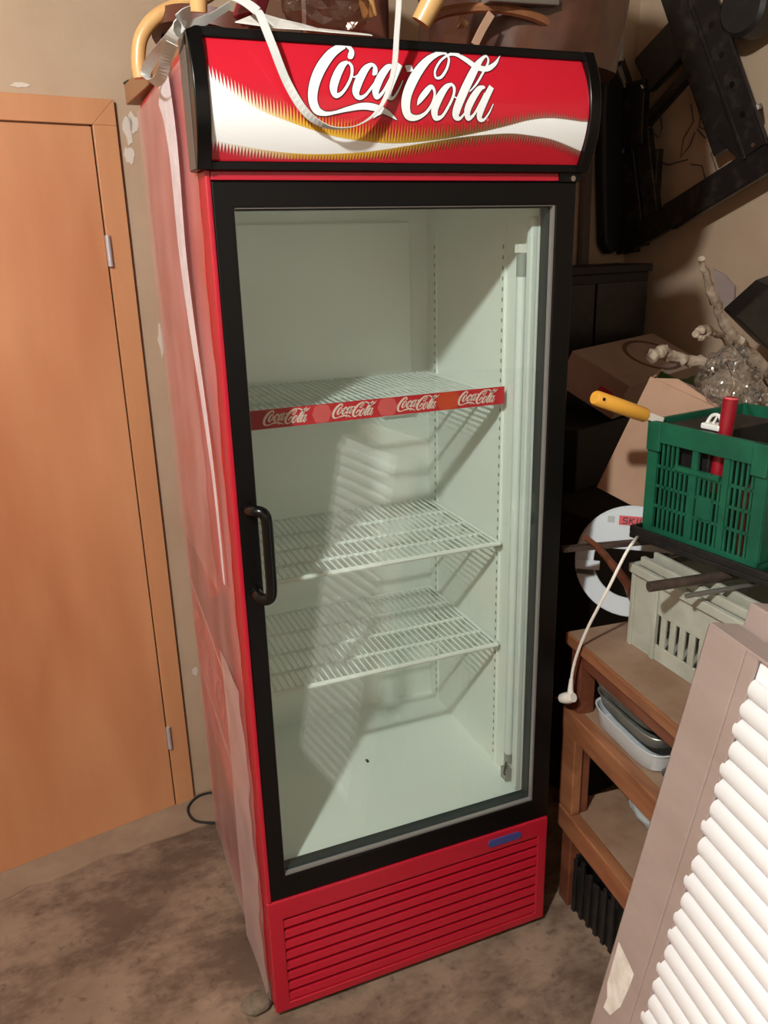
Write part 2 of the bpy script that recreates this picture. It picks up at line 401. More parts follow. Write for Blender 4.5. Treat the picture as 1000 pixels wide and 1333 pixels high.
# worn lighter concrete sill in front of the door
edge = []
rnd = random.Random(3)
for k in range(34):
    s = -1.6+k*0.0525
    edge.append(wp(s, -0.135-rnd.uniform(0, 0.02)-0.03*math.sin(s*3), 0))
MB().prism([wp(-1.6, 0, 0)]+edge+[wp(0.10, 0, 0)], (0, 0, 0.004)).build('trim_1', 'concrete_light', None)['kind'] = 'structure'

# ================================================================ THE DRINKS COOLER
CW, CD, CH = 0.68, 0.655, 1.915
fr = thing('beverage_cooler', 'tall red glass-door drinks cooler with curved lettered sign on top', 'cooler', (0.34, 0.33, 0))
b = MB()
b.box((0, 0.05, 0.06), (0.040, CD, CH-0.005)).box((0.640, 0.05, 0.06), (CW, CD, CH-0.005))
b.box((0.040, 0.556, 0.06), (0.640, CD, CH-0.005)).box((0.040, 0.05, 1.705), (0.640, 0.556, CH-0.005)).box((0.040, 0.05, 0.06), (0.640, 0.556, 0.360))
b.box((0.012, 0.004, 1.737), (CW, 0.05, CH-0.02))
b.build('body', 'red_side', fr)
MB().box((0.0, -0.002, 0.3185), (0.0096, 0.0495, CH-0.006)).build('front_trim', 'red_paint', fr, bevel=0.003)
MB().box((0.0098, -0.001, 1.7135), (0.640, 0.0495, 1.7265)).build('front_trim', 'red_paint', fr, bevel=0.001)
MB().box((0.02, 0.03, 0), (0.66, 0.63, 0.06)).build('plinth', 'black_plastic', fr)
# white liner: five thin panels
x0, x1, y0, y1, z0, z1 = 0.0405, 0.6395, 0.051, 0.5555, 0.3605, 1.7045
t = 0.005
ln = MB().box((x0, y0, z0), (x0+t, y1, z1)).box((x1-t, y0, z0), (x1, y1, z1)).box((x0+t, y1-t, z0), (x1-t, y1, z1)).box((x0+t, y0, z0), (x1-t, y1-t, z0+0.010)).box((x0+t, y0, z1-t), (x1-t, y1-t, z1)).build('liner', 'liner_white', fr)
xl, xr, yb, zf = x0+t, x1-t, y1-t, z0+0.010
for X, sg in ((xl, 1), (xr, -1)):            # shelf standards with slots
    for yy in (0.175, 0.50):
        st = MB().box((min(X, X+sg*0.005), yy-0.007, zf), (max(X, X+sg*0.005), yy+0.007, 1.64)).build('shelf_standard', 'liner_white', fr)
        sl = MB()
        for k in range(58): sl.box((min(X, X+sg*0.0056), yy-0.0035, zf+0.03+k*0.021), (max(X, X+sg*0.0056), yy+0.0005, zf+0.038+k*0.021))
        sl.build('slots', 'slot_grey', st)['kind'] = 'stuff'
# evaporator cover outline high on the back wall and clip
MB().box((xl+0.02, yb-0.012, 1.20), (xr-0.05, yb, 1.66)).build('fan_cover', 'liner_white', fr, bevel=0.004)
MB().box((0.50, yb-0.016, 1.195), (0.59, yb-0.012, 1.215)).build('cover_latch', 'liner_white', fr, bevel=0.002)
MB().box((0.34, 0.30, zf), (0.346, 0.312, zf+0.002)).build('debris_fleck', 'black_plastic', fr)
# vertical strip lamp (off) at right front
lt = MB().tube([(0.6225, 0.088, 0.455), (0.6225, 0.088, 1.575)], 0.0105, 14).build('lamp_tube', 'tube_white', fr, smooth=True)
MB().tube([(0.6225, 0.088, 1.545), (0.6225, 0.088, 1.590)], 0.0112, 14).build('tube_cap', 'tube_grey', lt, smooth=True)
MB().tube([(0.6225, 0.088, 0.43), (0.6225, 0.088, 0.455)], 0.0112, 14).build('tube_cap', 'tube_grey', lt, smooth=True)
MB().box((0.610, 0.080, 1.590), (0.634, 0.096, 1.606)).build('tube_holder', 'white_plastic', lt)
MB().box((0.608, 0.078, 0.385), (0.626, 0.098, 0.415)).box((0.612, 0.084, 0.415), (0.618, 0.092, 0.43)).build('tube_holder', 'tube_grey', lt)
MB().tube(spline([(0.612, 0.080, 0.40), (0.604, 0.076, 0.408), (0.606, 0.075, 0.428), (0.612, 0.080, 0.436)], 5), 0.0016, 5).build('lamp_wire', 'cable_black', lt)
MB().box((0.6200, 0.0515, 0.371), (0.6344, 0.070, 1.655)).build('lamp_rail', 'tube_white', fr, bevel=0.003)
# wire shelves
def shelf(z, strip):
    sh = MB()
    ya, yb2, xa, xb = 0.150, 0.525, 0.060, 0.622
    sh.tube([(xa, ya, z), (xb, ya, z)], 0.0058, 8)
    sh.tube([(xa, yb2, z), (xb, yb2, z)], 0.0035, 8)
    for yy in (0.235, 0.32, 0.42): sh.tube([(xa, yy, z-0.004), (xb, yy, z-0.004)], 0.0042, 6)
    for xx in (xa, xb): sh.tube([(xx, ya, z), (xx, yb2, z)], 0.0035, 6)
    o = sh.build('shelf', 'wire_white', fr, smooth=True)
    w = MB(); n = 38
    for k in range(1, n):
        xx = xa+(xb-xa)*k/n
        w.tube([(xx, ya, z+0.003), (xx, yb2, z+0.003)], 0.0022, 5)
    w.build('wires', 'wire_white', o)['kind'] = 'stuff'
    for xx, sg in ((xl, 1), (xr, -1)):
        for yy in (0.175, 0.50): MB().box((min(xx, xx+sg*0.016), yy-0.008, z-0.016), (max(xx, xx+sg*0.016), yy+0.008, z-0.003)).build('shelf_clip', 'tube_grey', o)
    return o
s_top = shelf(1.300, True); s_mid = shelf(0.965, False); s_low = shelf(0.712, False)

# ---- script lettering (traced stroke by stroke: x, z, stroke width on the sign)
LOGO = [
 [(0.2343, 1.8890, 0.0029), (0.2386, 1.8911, 0.0087), (0.2434, 1.8999, 0.0080), (0.2388, 1.9067, 0.0073), (0.2296, 1.9062, 0.0095), (0.2075, 1.8929, 0.0131), (0.1856, 1.8698, 0.0153), (0.1722, 1.8468, 0.0153), (0.1677, 1.8263, 0.0146), (0.1730, 1.8117, 0.0124), (0.1864, 1.8064, 0.0066), (0.2033, 1.8085, 0.0044), (0.2238, 1.8137, 0.0066), (0.2479, 1.8185, 0.0095), (0.2689, 1.8174, 0.0102), (0.2901, 1.8110, 0.0080), (0.3077, 1.8009, 0.0011)],
 [(0.2674, 1.8022, 0.0011), (0.2732, 1.8079, 0.0051), (0.2830, 1.8132, 0.0073)],
 [(0.2327, 1.8825, 0.0036), (0.2222, 1.8763, 0.0095), (0.2101, 1.8603, 0.0124), (0.2025, 1.8436, 0.0124), (0.2048, 1.8328, 0.0087), (0.2145, 1.8352, 0.0051), (0.2259, 1.8475, 0.0044), (0.2350, 1.8630, 0.0044), (0.2373, 1.8755, 0.0051), (0.2333, 1.8819, 0.0044)],
 [(0.2338, 1.8645, 0.0022), (0.2385, 1.8598, 0.0022), (0.2491, 1.8652, 0.0029)],
 [(0.2704, 1.8643, 0.0029), (0.2747, 1.8689, 0.0080), (0.2763, 1.8765, 0.0066), (0.2708, 1.8800, 0.0058), (0.2589, 1.8719, 0.0102), (0.2456, 1.8543, 0.0124), (0.2387, 1.8391, 0.0117), (0.2429, 1.8307, 0.0073), (0.2538, 1.8340, 0.0044), (0.2673, 1.8477, 0.0036), (0.2764, 1.8587, 0.0022)],
 [(0.3088, 1.8800, 0.0036), (0.2987, 1.8776, 0.0087), (0.2833, 1.8621, 0.0117), (0.2724, 1.8434, 0.0117), (0.2729, 1.8323, 0.0073), (0.2832, 1.8387, 0.0044), (0.2965, 1.8565, 0.0036), (0.3082, 1.8727, 0.0029)],
 [(0.3210, 1.8829, 0.0095), (0.3071, 1.8647, 0.0109), (0.2958, 1.8458, 0.0117), (0.2941, 1.8337, 0.0087), (0.3011, 1.8321, 0.0044), (0.3109, 1.8433, 0.0029), (0.3206, 1.8585, 0.0015)],
 [(0.3295, 1.8766, 0.0109), (0.3411, 1.8784, 0.0095)],
 [(0.3426, 1.8227, 0.0011), (0.3479, 1.8310, 0.0080), (0.3589, 1.8427, 0.0095), (0.3694, 1.8512, 0.0066), (0.3744, 1.8427, 0.0044), (0.3698, 1.8272, 0.0044), (0.3570, 1.8117, 0.0051), (0.3409, 1.8047, 0.0080), (0.3268, 1.8079, 0.0124), (0.3223, 1.8226, 0.0153), (0.3276, 1.8424, 0.0153), (0.3450, 1.8681, 0.0146), (0.3687, 1.8904, 0.0109), (0.3913, 1.9032, 0.0073), (0.4070, 1.9055, 0.0044), (0.4109, 1.8968, 0.0040), (0.4024, 1.8805, 0.0040), (0.3896, 1.8669, 0.0044), (0.3797, 1.8655, 0.0040), (0.3805, 1.8762, 0.0036), (0.3936, 1.8917, 0.0036), (0.4105, 1.9023, 0.0036), (0.4259, 1.9052, 0.0066), (0.4421, 1.8971, 0.0095), (0.4579, 1.8863, 0.0102), (0.4766, 1.8839, 0.0087), (0.4951, 1.8931, 0.0058), (0.5096, 1.9073, 0.0011)],
 [(0.4074, 1.8571, 0.0036), (0.3957, 1.8513, 0.0087), (0.3820, 1.8352, 0.0124), (0.3735, 1.8182, 0.0124), (0.3759, 1.8063, 0.0095), (0.3866, 1.8077, 0.0051), (0.3977, 1.8220, 0.0044), (0.4077, 1.8392, 0.0044), (0.4103, 1.8509, 0.0051), (0.4065, 1.8565, 0.0044)],
 [(0.4070, 1.8401, 0.0018), (0.4131, 1.8360, 0.0022), (0.4221, 1.8407, 0.0022)],
 [(0.4378, 1.8463, 0.0018), (0.4516, 1.8583, 0.0033), (0.4694, 1.8788, 0.0036), (0.4835, 1.8959, 0.0036), (0.4837, 1.9051, 0.0036), (0.4733, 1.9003, 0.0058), (0.4551, 1.8832, 0.0117), (0.4317, 1.8527, 0.0139), (0.4162, 1.8256, 0.0139), (0.4121, 1.8102, 0.0124), (0.4201, 1.8059, 0.0051), (0.4301, 1.8162, 0.0029)],
 [(0.4672, 1.8545, 0.0036), (0.4568, 1.8515, 0.0087), (0.4424, 1.8358, 0.0117), (0.4331, 1.8185, 0.0117), (0.4353, 1.8066, 0.0080), (0.4449, 1.8118, 0.0044), (0.4560, 1.8285, 0.0036), (0.4666, 1.8455, 0.0029)],
 [(0.4798, 1.8556, 0.0095), (0.4680, 1.8383, 0.0109), (0.4577, 1.8192, 0.0117), (0.4562, 1.8072, 0.0087), (0.4642, 1.8049, 0.0044), (0.4735, 1.8156, 0.0029), (0.4810, 1.8293, 0.0015)],
]
def logo_strips(place, widen=0.0, n=6):
    """place(x, z) -> point; returns a builder with every stroke as a flat strip"""
    m = MB()
    for st in LOGO:
        p = spline(st, n); L = []; R = []
        for i, q in enumerate(p):
            a = p[max(i-1, 0)]; c = p[min(i+1, len(p)-1)]
            dx, dz = c[0]-a[0], c[1]-a[1]; l = math.hypot(dx, dz) or 1
            w = max(q[2], 0.0004)/2+widen
            L.append(place(q[0]-dz/l*w, q[1]+dx/l*w)); R.append(place(q[0]+dz/l*w, q[1]-dx/l*w))
        k = len(p)
        m.add(L+R, [(i, i+1, k+i+1, k+i) for i in range(k-1)])
    return m
# ---- lit-sign header with a bowed front
ZC, ZH = 1.8235, 0.0815
def prof(z): tt = (z-ZC)/ZH; return -0.008-0.03*max(0.0, 1-tt*tt)
hd = MB().box((0.0, 0.003, 1.728), (0.68, 0.06, 1.918)).box((-0.006, -0.012, 1.907), (0.686, 0.06, 1.921)).box((-0.006, -0.012, 1.727), (0.686, 0.06, 1.740)).build('header_sign', 'black_frame', fr, bevel=0.002)
zs = [1.740+0.167*k/20 for k in range(21)]
pm = MB(); xs = [0.010+0.662*k/2 for k in range(3)]
for z in zs:
    for x in xs: pm.v.append(V((x, prof(z), z)))
for i in range(20):
    for j in range(2): pm.f.append((i*3+j, i*3+j+1, i*3+j+4, i*3+j+3))
pm.prism([(0.010, prof(z)+0.003, z) for z in zs]+[(0.010, 0.01, 1.907), (0.010, 0.01, 1.74)], (0.662, 0, 0))
pm.build('sign_panel', 'sign_red', hd, smooth=True)
for xa, xb in ((-0.012, 0.010), (0.672, 0.694)):
    zz = [1.727+0.194*k/20 for k in range(21)]
    pts = [(xa, -0.014-0.030*max(0, 1-((z-1.824)/0.097)**2), z) for z in zz]+[(xa, 0.045, 1.921), (xa, 0.045, 1.727)]
    MB().prism(pts, (xb-xa, 0, 0)).build('end_cap', 'black_gloss', hd, smooth=True, bevel=0.0015)
MB().box((-0.0135, -0.004, 1.729), (-0.0118, 0.044, 1.919)).build('cap_side_strip', 'cap_side', hd)
def on_sign(off): return lambda x, z: V((x, prof(z)-off, z))
logo_strips(on_sign(0.0010), 0.0013, 6).build('lettering_outline', 'sign_dark', hd)
logo_strips(on_sign(0.0016), 0.0, 6).build('lettering', 'sign_white', hd)
rr = (0.4718, 1.805)
MB().ring(V((rr[0], prof(rr[1])-0.0012, rr[1])), (0, -1, 0), 0.0008, 0.0022, 0.0004, seg=14).build('registered_mark', 'pink_print', hd)
# wave with its comb of fine spikes
TOP = [(0.0085, 1.852), (0.0463, 1.829), (0.0855, 1.809), (0.127, 1.796), (0.1793, 1.782), (0.2246, 1.774), (0.2897, 1.769), (0.3436, 1.771), (0.4052, 1.778), (0.4676, 1.789), (0.5102, 1.798), (0.5538, 1.808), (0.5992, 1.812), (0.6579, 1.808)]
BOT = [(0.0072, 1.768), (0.048, 1.761), (0.0903, 1.755), (0.1336, 1.751), (0.1831, 1.75), (0.2463, 1.753), (0.292, 1.758), (0.3448, 1.766), (0.4057, 1.775), (0.4477, 1.78), (0.5129, 1.785), (0.5586, 1.783), (0.6069, 1.777), (0.6689, 1.761)]
def curve(c, x):
    for a, bq in zip(c[:-1], c[1:]):
        if x <= bq[0]:
            tq = (x-a[0])/(bq[0]-a[0]); return a[1]+(bq[1]-a[1])*tq
    return c[-1][1]
TOP = spline(TOP, 6); BOT = spline(BOT, 6)
wv = MB(); cols = []
def quad(ps, cs): wv.add(ps, [tuple(range(len(ps)))]); cols.append(cs)
S1, S2 = on_sign(0.0007), on_sign(0.0010)
WHITE, GOLD, OLIVE, RED = lin((244, 244, 242)), lin((226, 180, 60)), lin((112, 96, 52)), lin((196, 28, 46))
def mixc(a, c, tq): return tuple(p+(q-p)*tq for p, q in zip(a, c))
n = 90; xa, xb = 0.0115, 0.6705
for k in range(n):
    p, q = xa+(xb-xa)*k/n, xa+(xb-xa)*(k+1)/n
    for m_ in range(10):
        f0, f1 = m_/10, (m_+1)/10
        zt0, zb0, zt1, zb1 = curve(TOP, p), curve(BOT, p), curve(TOP, q), curve(BOT, q)
        quad([S1(p, zb0+(zt0-zb0)*f0), S1(q, zb1+(zt1-zb1)*f0), S1(q, zb1+(zt1-zb1)*f1), S1(p, zb0+(zt0-zb0)*f1)], [WHITE]*4)
n = 128
for k in range(n):
    p, q = xa+(xb-xa)*k/n, xa+(xb-xa)*(k+1)/n; c = (p+q)/2; u = (c-xa)/(xb-xa)
    for top in (True, False):
        zz = curve(TOP if top else BOT, c); sg = 1 if top else -1
        if top: h = 0.020+0.010*math.sin(min(1, u*2)*math.pi/2) if u < 0.5 else 0.026-0.020*(u-0.5)*2
        else: h = 0.013+0.004*math.sin(u*math.pi)
        if u < 0.08: bc = mixc(WHITE, GOLD, u/0.08*0.4)
        elif u < 0.35: bc = mixc(WHITE, GOLD, 0.4+0.6*min(1, (u-0.08)/0.12))
        elif u < 0.62: bc = mixc(GOLD, OLIVE, (u-0.35)/0.27)
        else: bc = mixc(OLIVE, lin((150, 110, 96)), min(1, (u-0.62)/0.3))
        tip = mixc(bc, RED, 0.55)
        zt = min(zz+sg*h, 1.9045) if top else max(zz+sg*h, 1.7435)
        zm = zz+sg*h*0.45
        zm = min(zm, 1.904) if top else max(zm, 1.744)
        quad([S2(p, zz-sg*0.001), S2(q, zz-sg*0.001), S2(p+(q-p)*0.74, zm), S2(p+(q-p)*0.26, zm)], [bc, bc, mixc(bc, tip, .4), mixc(bc, tip, .4)])
        quad([S2(p+(q-p)*0.26, zm), S2(p+(q-p)*0.74, zm), S2(c, zt)], [mixc(bc, tip, .4), mixc(bc, tip, .4), tip])
wo = wv.build('wave_print', 'wave_print_ink', hd)
att = wo.data.color_attributes.new('ink', 'FLOAT_COLOR', 'POINT')
i = 0
for cs in cols:
    for c in cs: att.data[i].color = (*c, 1); i += 1

# ---- door
dm = MB()
DX0, DX1, DZ0, DZ1 = 0.010, 0.680, 0.320, 1.712
GX0, GX1, GZ0, GZ1 = 0.0430, 0.6372, 0.374, 1.673
dm.rectframe(DX0, DX1, DZ0, DZ1, GX0, GX1, GZ0, GZ1, 0, 0.048)
dd = dm.build('door', 'black_frame', fr, bevel=0.0025)
MB().rectframe(GX0, GX1, GZ0, GZ1, GX0+0.003, GX1-0.006, GZ0+0.006, GZ1-0.004, 0.013, 0.040).build('glazing_spacer', 'dark_gasket', dd)
MB().rectframe(GX0, GX1, GZ0, GZ1, GX0+0.0008, GX1-0.0042, GZ0+0.0045, GZ1-0.0015, 0.003, 0.0128).build('silver_bead', 'bead_silver', dd)
MB().box((GX0+0.001, 0.0145, GZ0+0.001), (GX1-0.001, 0.0175, GZ1-0.001)).build('glass_pane', 'door_glass', dd)
MB().box((GX0+0.001, 0.0345, GZ0+0.001), (GX1-0.001, 0.0375, GZ1-0.001)).build('glass_pane', 'door_glass', dd)
h = MB()
h.tube(spline([(0.026, 0.000, 1.178), (0.026, -0.020, 1.180), (0.034, -0.037, 1.183), (0.044, -0.044, 1.178), (0.0475, -0.046, 1.160), (0.0478, -0.046, 1.095), (0.0475, -0.046, 1.040), (0.044, -0.044, 1.022), (0.036, -0.037, 1.017), (0.028, -0.020, 1.020), (0.028, 0.0, 1.022)], 6), 0.0102, 12)
ho = h.build('handle', 'black_gloss', dd, smooth=True)
for fx, fz in ((0.026, 1.178), (0.028, 1.022)): MB().tube([(fx, 0.002, fz), (fx, -0.006, fz)], 0.0115, 14).build('handle_foot', 'black_gloss', dd, smooth=True)
MB().tube([(0.668, -0.006, 1.7175), (0.668, 0.02, 1.7175)], 0.005, 12).build('hinge_pin', 'chrome', dd, smooth=True)
MB().box((0.640, -0.004, 1.712), (0.686, 0.04, 1.728)).build('hinge_plate', 'black_frame', dd)

# ---- shelf-edge strip on the top shelf with the lettering four times
sp = MB().box((0.049, 0.1435, 1.284), (0.622, 0.1445, 1.321)).build('price_strip', 'strip_red', s_top)
cx0 = sum(q[0] for st in LOGO for q in st)/sum(len(st) for st in LOGO); cz0 = sum(q[1] for st in LOGO for q in st)/sum(len(st) for st in LOGO)
for xc in (0.147, 0.285, 0.423, 0.560):
    f = 0.27
    logo_strips(lambda x, z: V((xc+(x-cx0)*f, 0.1428, 1.303+(z-cz0)*f*0.98)), 0.0010, 4).build('strip_lettering', 'strip_white', sp)
for xc, mname, w in ((0.085, 'red_paint', 0.030), (0.216, 'pink_print', 0.020), (0.354, 'pink_print', 0.022), (0.490, 'orange_print', 0.030)):
    MB().prism([(xc+math.cos(2*math.pi*k/16)*w*(1-0.12*(k % 2)), 0.1431, 1.3025+max(-0.0178, min(0.0178, math.sin(2*math.pi*k/16)*0.021))) for k in range(16)], (0, 0.0004, 0)).build('strip_picture', mname, sp)

# ---- grille
gx0, gx1, gz0, gz1 = 0.032, 0.655, 0.040, 0.268
gr = MB().rectframe(0, 0.68, 0.02, 0.318, gx0, gx1, gz0, gz1, -0.002, 0.044).build('grille', 'red_paint', fr, bevel=0.003)
MB().box((gx0+0.001, 0.036, gz0+0.001), (gx1-0.001, 0.044, gz1-0.001)).build('backing', 'black_plastic', gr)
sm = None
NS = 8; ph = (gz1-gz0)/NS
for k in range(NS):
    z = gz0+k*ph
    o = MB().prism([(gx0-0.001, 0.006, z+0.001), (gx0-0.001, -0.0005, z+0.004), (gx0-0.001, 0.002, z+ph-0.008), (gx0-0.001, 0.024, z+ph-0.006), (gx0-0.001, 0.028, z+0.004)], (gx1-gx0+0.002, 0, 0)).build('slat', 'red_paint', gr, bevel=0.001)
bd = []
for k in range(24):
    a = 2*math.pi*k/24; sx = 1 if math.cos(a) >= 0 else -1
    bd.append((0.563+sx*0.034+math.cos(a)*0.0095, -0.002, 0.2935+math.sin(a)*0.0095))
MB().prism(bd, (0, -0.003, 0)).build('badge', 'badge_blue', fr)

# ---- printed side panel under cling film
sd = MB()
def on_side(y, z): return V((-0.0006, y, z))
def sideline(pts, w):
    m = MB(); p = [V((-0.0012, a, c)) for a, c in pts]
    m.ribbon(p, w, (0, 0.3, 1), 0.0004); return m
MB().prism([on_side(0.62, 0.78), on_side(0.62, 1.02), on_side(0.36, 0.86), on_side(0.13, 0.98), on_side(0.13, 0.76)], (-0.0006, 0, 0)).build('side_print', 'dark_red_print', fr)
MB().prism([on_side(0.60, 0.10), on_side(0.60, 0.42), on_side(0.30, 0.36), on_side(0.14, 0.40), on_side(0.14, 0.10)], (-0.0006, 0, 0)).build('side_print', 'dark_red_print', fr)
m = MB()
for pts, w in (([(0.63, 0.80), (0.14, 0.70)], 0.006), ([(0.63, 0.56), (0.14, 0.46)], 0.006)):
    m.ribbon([V((-0.0014, a, c)) for a, c in pts], w, (0, 0, 1), 0.0004)
m.build('side_rule', 'strip_white', fr)
f = 1.55
logo_strips(lambda x, z: V((-0.0016, 0.385-(x-cx0)*f, 0.63+(z-cz0)*f*0.85-(x-cx0)*f*0.20*-1*-1)), 0.0, 5).build('side_lettering', 'pink_print', fr)
rnd = random.Random(11)
def film(name, ya, yb_, za, zb_, ny, nz, off, amp, mname, seed, ragged=0.0):
    rn = random.Random(seed); ph_ = [(rn.uniform(3, 26), rn.uniform(2, 14), rn.uniform(0, 6.28), rn.uniform(0.3, 1)) for _ in range(7)]
    mm = MB()
    def pt(a, c, d):
        y = ya+(yb_-ya)*a; z = za+(zb_-za)*c
        q = sum(w*math.sin(p*y*2+r*z+s_) for p, r, s_, w in ph_)/3.0
        if ragged: y += ragged*math.sin(z*23+seed)*(1-a)+ragged*0.6*math.sin(z*61)*(1-a)
        return V((-(off+amp*(0.5+0.5*q))-d, y, z))
    for i_ in range(nz+1):
        for j_ in range(ny+1): mm.v.append(pt(j_/ny, i_/nz, 0))
    for i_ in range(nz):
        for j_ in range(ny): mm.f.append((i_*(ny+1)+j_, i_*(ny+1)+j_+1, (i_+1)*(ny+1)+j_+1, (i_+1)*(ny+1)+j_))
    o = mm.build(name, mname, fr, smooth=True); return o
film('plastic_film', 0.030, 0.652, 0.03, 1.895, 26, 80, 0.0025, 0.004, 'plastic_film', 4, 0.006)
film('plastic_film', 0.040, 0.230, 0.03, 0.80, 10, 40, 0.007, 0.005, 'film_dense', 9, 0.012)
film('plastic_film', 0.20, 0.650, 0.95, 1.895, 14, 40, 0.007, 0.004, 'plastic_film', 14, 0.010)
pp = spline([(-0.013, 0.2534, 1.903), (-0.013, 0.2149, 1.856), (-0.013, 0.1885, 1.769), (-0.013, 0.1966, 1.613), (-0.013, 0.1687, 1.48), (-0.013, 0.1262, 1.356), (-0.013, 0.0891, 1.204), (-0.013, 0.0805, 1.011)], 6)
MB().ribbon(pp, [0.115*(1-k/(len(pp)-1))**1.1+0.012 for k in range(len(pp))], (0, 1, 0), 0.0006).build('film_seam_highlight', 'seam_highlight', fr)  # whitish ribbon carries the film seam and its painted highlight

# ================================================================ STRAP tied over the cooler
st = thing('grey_strap', 'pale grey ribbon strap tied in a bow and looped over the sign', 'strap', (-0.0272, 0, 1.914))
p = spline([(0.095, -0.02, 1.943), (0.0975, -0.03, 1.933), (0.1067, -0.05, 1.892), (0.1253, -0.055, 1.842), (0.1529, -0.055, 1.803), (0.1887, -0.055, 1.785), (0.2328, -0.055, 1.789), (0.272, -0.055, 1.815), (0.2952, -0.055, 1.864), (0.3029, -0.055, 1.923), (0.3113, -0.05, 1.986)], 6)
wd = []
for k in range(len(p)):
    u = k/(len(p)-1); a = min(1.0, max(0.0, (u-0.28)/0.22))*1.25
    wd.append((math.cos(a)*0.95, -math.sin(a), 0.30*math.cos(a)))
MB().ribbon(p, 0.0125, wd, 0.0012).build('hanging_loop', 'ribbon_grey', st)
MB().ribbon(spline([(0.095, -0.02, 1.943), (0.0889, 0.03, 1.966), (0.0637, 0.06, 1.982)], 5), 0.013, (0.3, 0.6, 0.7), 0.0012).build('strap_run', 'ribbon_grey', st)
MB().ribbon(spline([(0.065, 0.02, 1.958), (0.0211, -0.005, 1.93), (-0.0076, -0.018, 1.92), (-0.022, -0.02, 1.92)], 6), [0.010]*6+[0.013]*7+[0.018]*6, (0, -0.3, 1), 0.0012).build('strap_run', 'ribbon_grey', st)
MB().ribbon(spline([(-0.0039, -0.022, 1.931), (-0.0167, -0.03, 1.924), (-0.0231, -0.03, 1.914), (-0.0145, -0.022, 1.911)], 5), 0.024, (0.5, 0, 0.8), 0.0015).build('knot', 'ribbon_grey', st)
lp = spline([(-0.02, -0.0331, 1.917), (-0.03, 0.009, 1.906), (-0.035, 0.1214, 1.907), (-0.04, 0.2028, 1.902), (-0.04, 0.2322, 1.893), (-0.038, 0.1734, 1.874), (-0.035, 0.0977, 1.871), (-0.032, 0.0473, 1.888), (-0.03, -0.0004, 1.898)], 6)
MB().ribbon(lp, 0.017, [(-0.5, 0.6*math.cos(k/len(lp)*3.0), 0.35) for k in range(len(lp))], 0.0012).build('bow_loop', 'ribbon_grey', st)

# ================================================================ CLUTTER ON TOP OF THE COOLER
ZT = 1.9215
o = MB().bar((-0.0094, 0.7, 1.936), (0.035, 0.16, 1.9425), 0.030, 0.040).build('wooden_board', 'brown_wood', bevel=0.002)
tag(o, 'brown wooden board lying along the cooler top, end poking past the left side', 'board')
hp = spline([(-0.027, 0.4, 1.919), (-0.028, 0.4, 1.947), (-0.0177, 0.4, 1.988), (0.0139, 0.4, 2.023), (0.0612, 0.4, 2.046), (0.1116, 0.4, 2.065), (0.1582, 0.4, 2.098)], 6)
ch = thing('bentwood_chair', 'upturned bentwood chair with honey wooden legs and dark seat on cooler', 'chair', (0.25, 0.35, ZT))
MB().tube(hp, 0.0135, 10).build('bent_hoop', 'light_wood', ch, smooth=True)
MB().ring((0.135, 0.44, 1.985), (0.25, 0.1, 1), 0.0, 0.125, 0.02, seg=36).build('seat', 'seat_brown', ch, smooth=True)
MB().ring((0.135, 0.44, 1.977), (0.25, 0.1, 1), 0.112, 0.130, 0.03, seg=36).build('seat_rim', 'seat_brown', ch, smooth=True)
for a, c, r in (((0.037, 0.12, 1.969), (0.0398, 0.1, 2.074), 0.015), ((0.3686, 0.22, 2.006), (0.3352, 0.2, 2.108), 0.016), ((0.3915, 0.05, 1.961), (0.4499, 0.02, 2.067), 0.019)):
    MB().tube([a, V(a)*0.5+V(c)*0.5, c], [r*0.9, r, r*1.1], 12).build('leg', 'light_wood', ch, smooth=True)
MB().box((0.09, 0.32, ZT), (0.24, 0.58, 1.962)).build('stacking_block', 'seat_brown', ch, bevel=0.004)
# dark brown wrapped carton behind the legs
o = MB().box((0.275, 0.34, ZT), (0.46, 0.62, 2.30)).build('wrapped_carton', 'seat_brown', bevel=0.01)
tag(o, 'dark brown carton in crumpled film behind the chair legs', 'carton')
o = MB().bar((0.1473, 0.25, 1.994), (0.1941, 0.28, 2.094), 0.05, 0.03).build('burgundy_slat', 'burgundy', bevel=0.004)
tag(o, 'burgundy slat leaning on the cooler top beside the strap', 'slat')
# white paper on the front edge
pv = MB(); top = [(0.1184, 0.06, 1.961), (0.1555, 0.07, 1.957), (0.1964, 0.08, 1.954), (0.2216, 0.09, 1.952), (0.3173, 0.1, 1.951)]; bot = [(0.0677, 0.01, 1.934), (0.1312, 0.01, 1.93), (0.1807, 0.012, 1.931), (0.2182, 0.012, 1.93), (0.2898, 0.014, 1.93)]
pv.v = [V(q)+V((0, 0, dz)) for dz in (0.0, -0.0012) for q in top+bot]
for k in range(4):
    pv.f += [(k, k+1, 5+k+1, 5+k), (10+k, 10+5+k, 10+5+k+1, 10+k+1)]
for loop in ([0, 1, 2, 3, 4, 9, 8, 7, 6, 5],):
    for q, w in zip(loop, loop[1:]+loop[:1]): pv.f.append((q, w, w+10, q+10))
o = pv.build('paper_sheet', 'paper'); tag(o, 'white paper sheet curling on the front edge of the cooler top', 'paper')
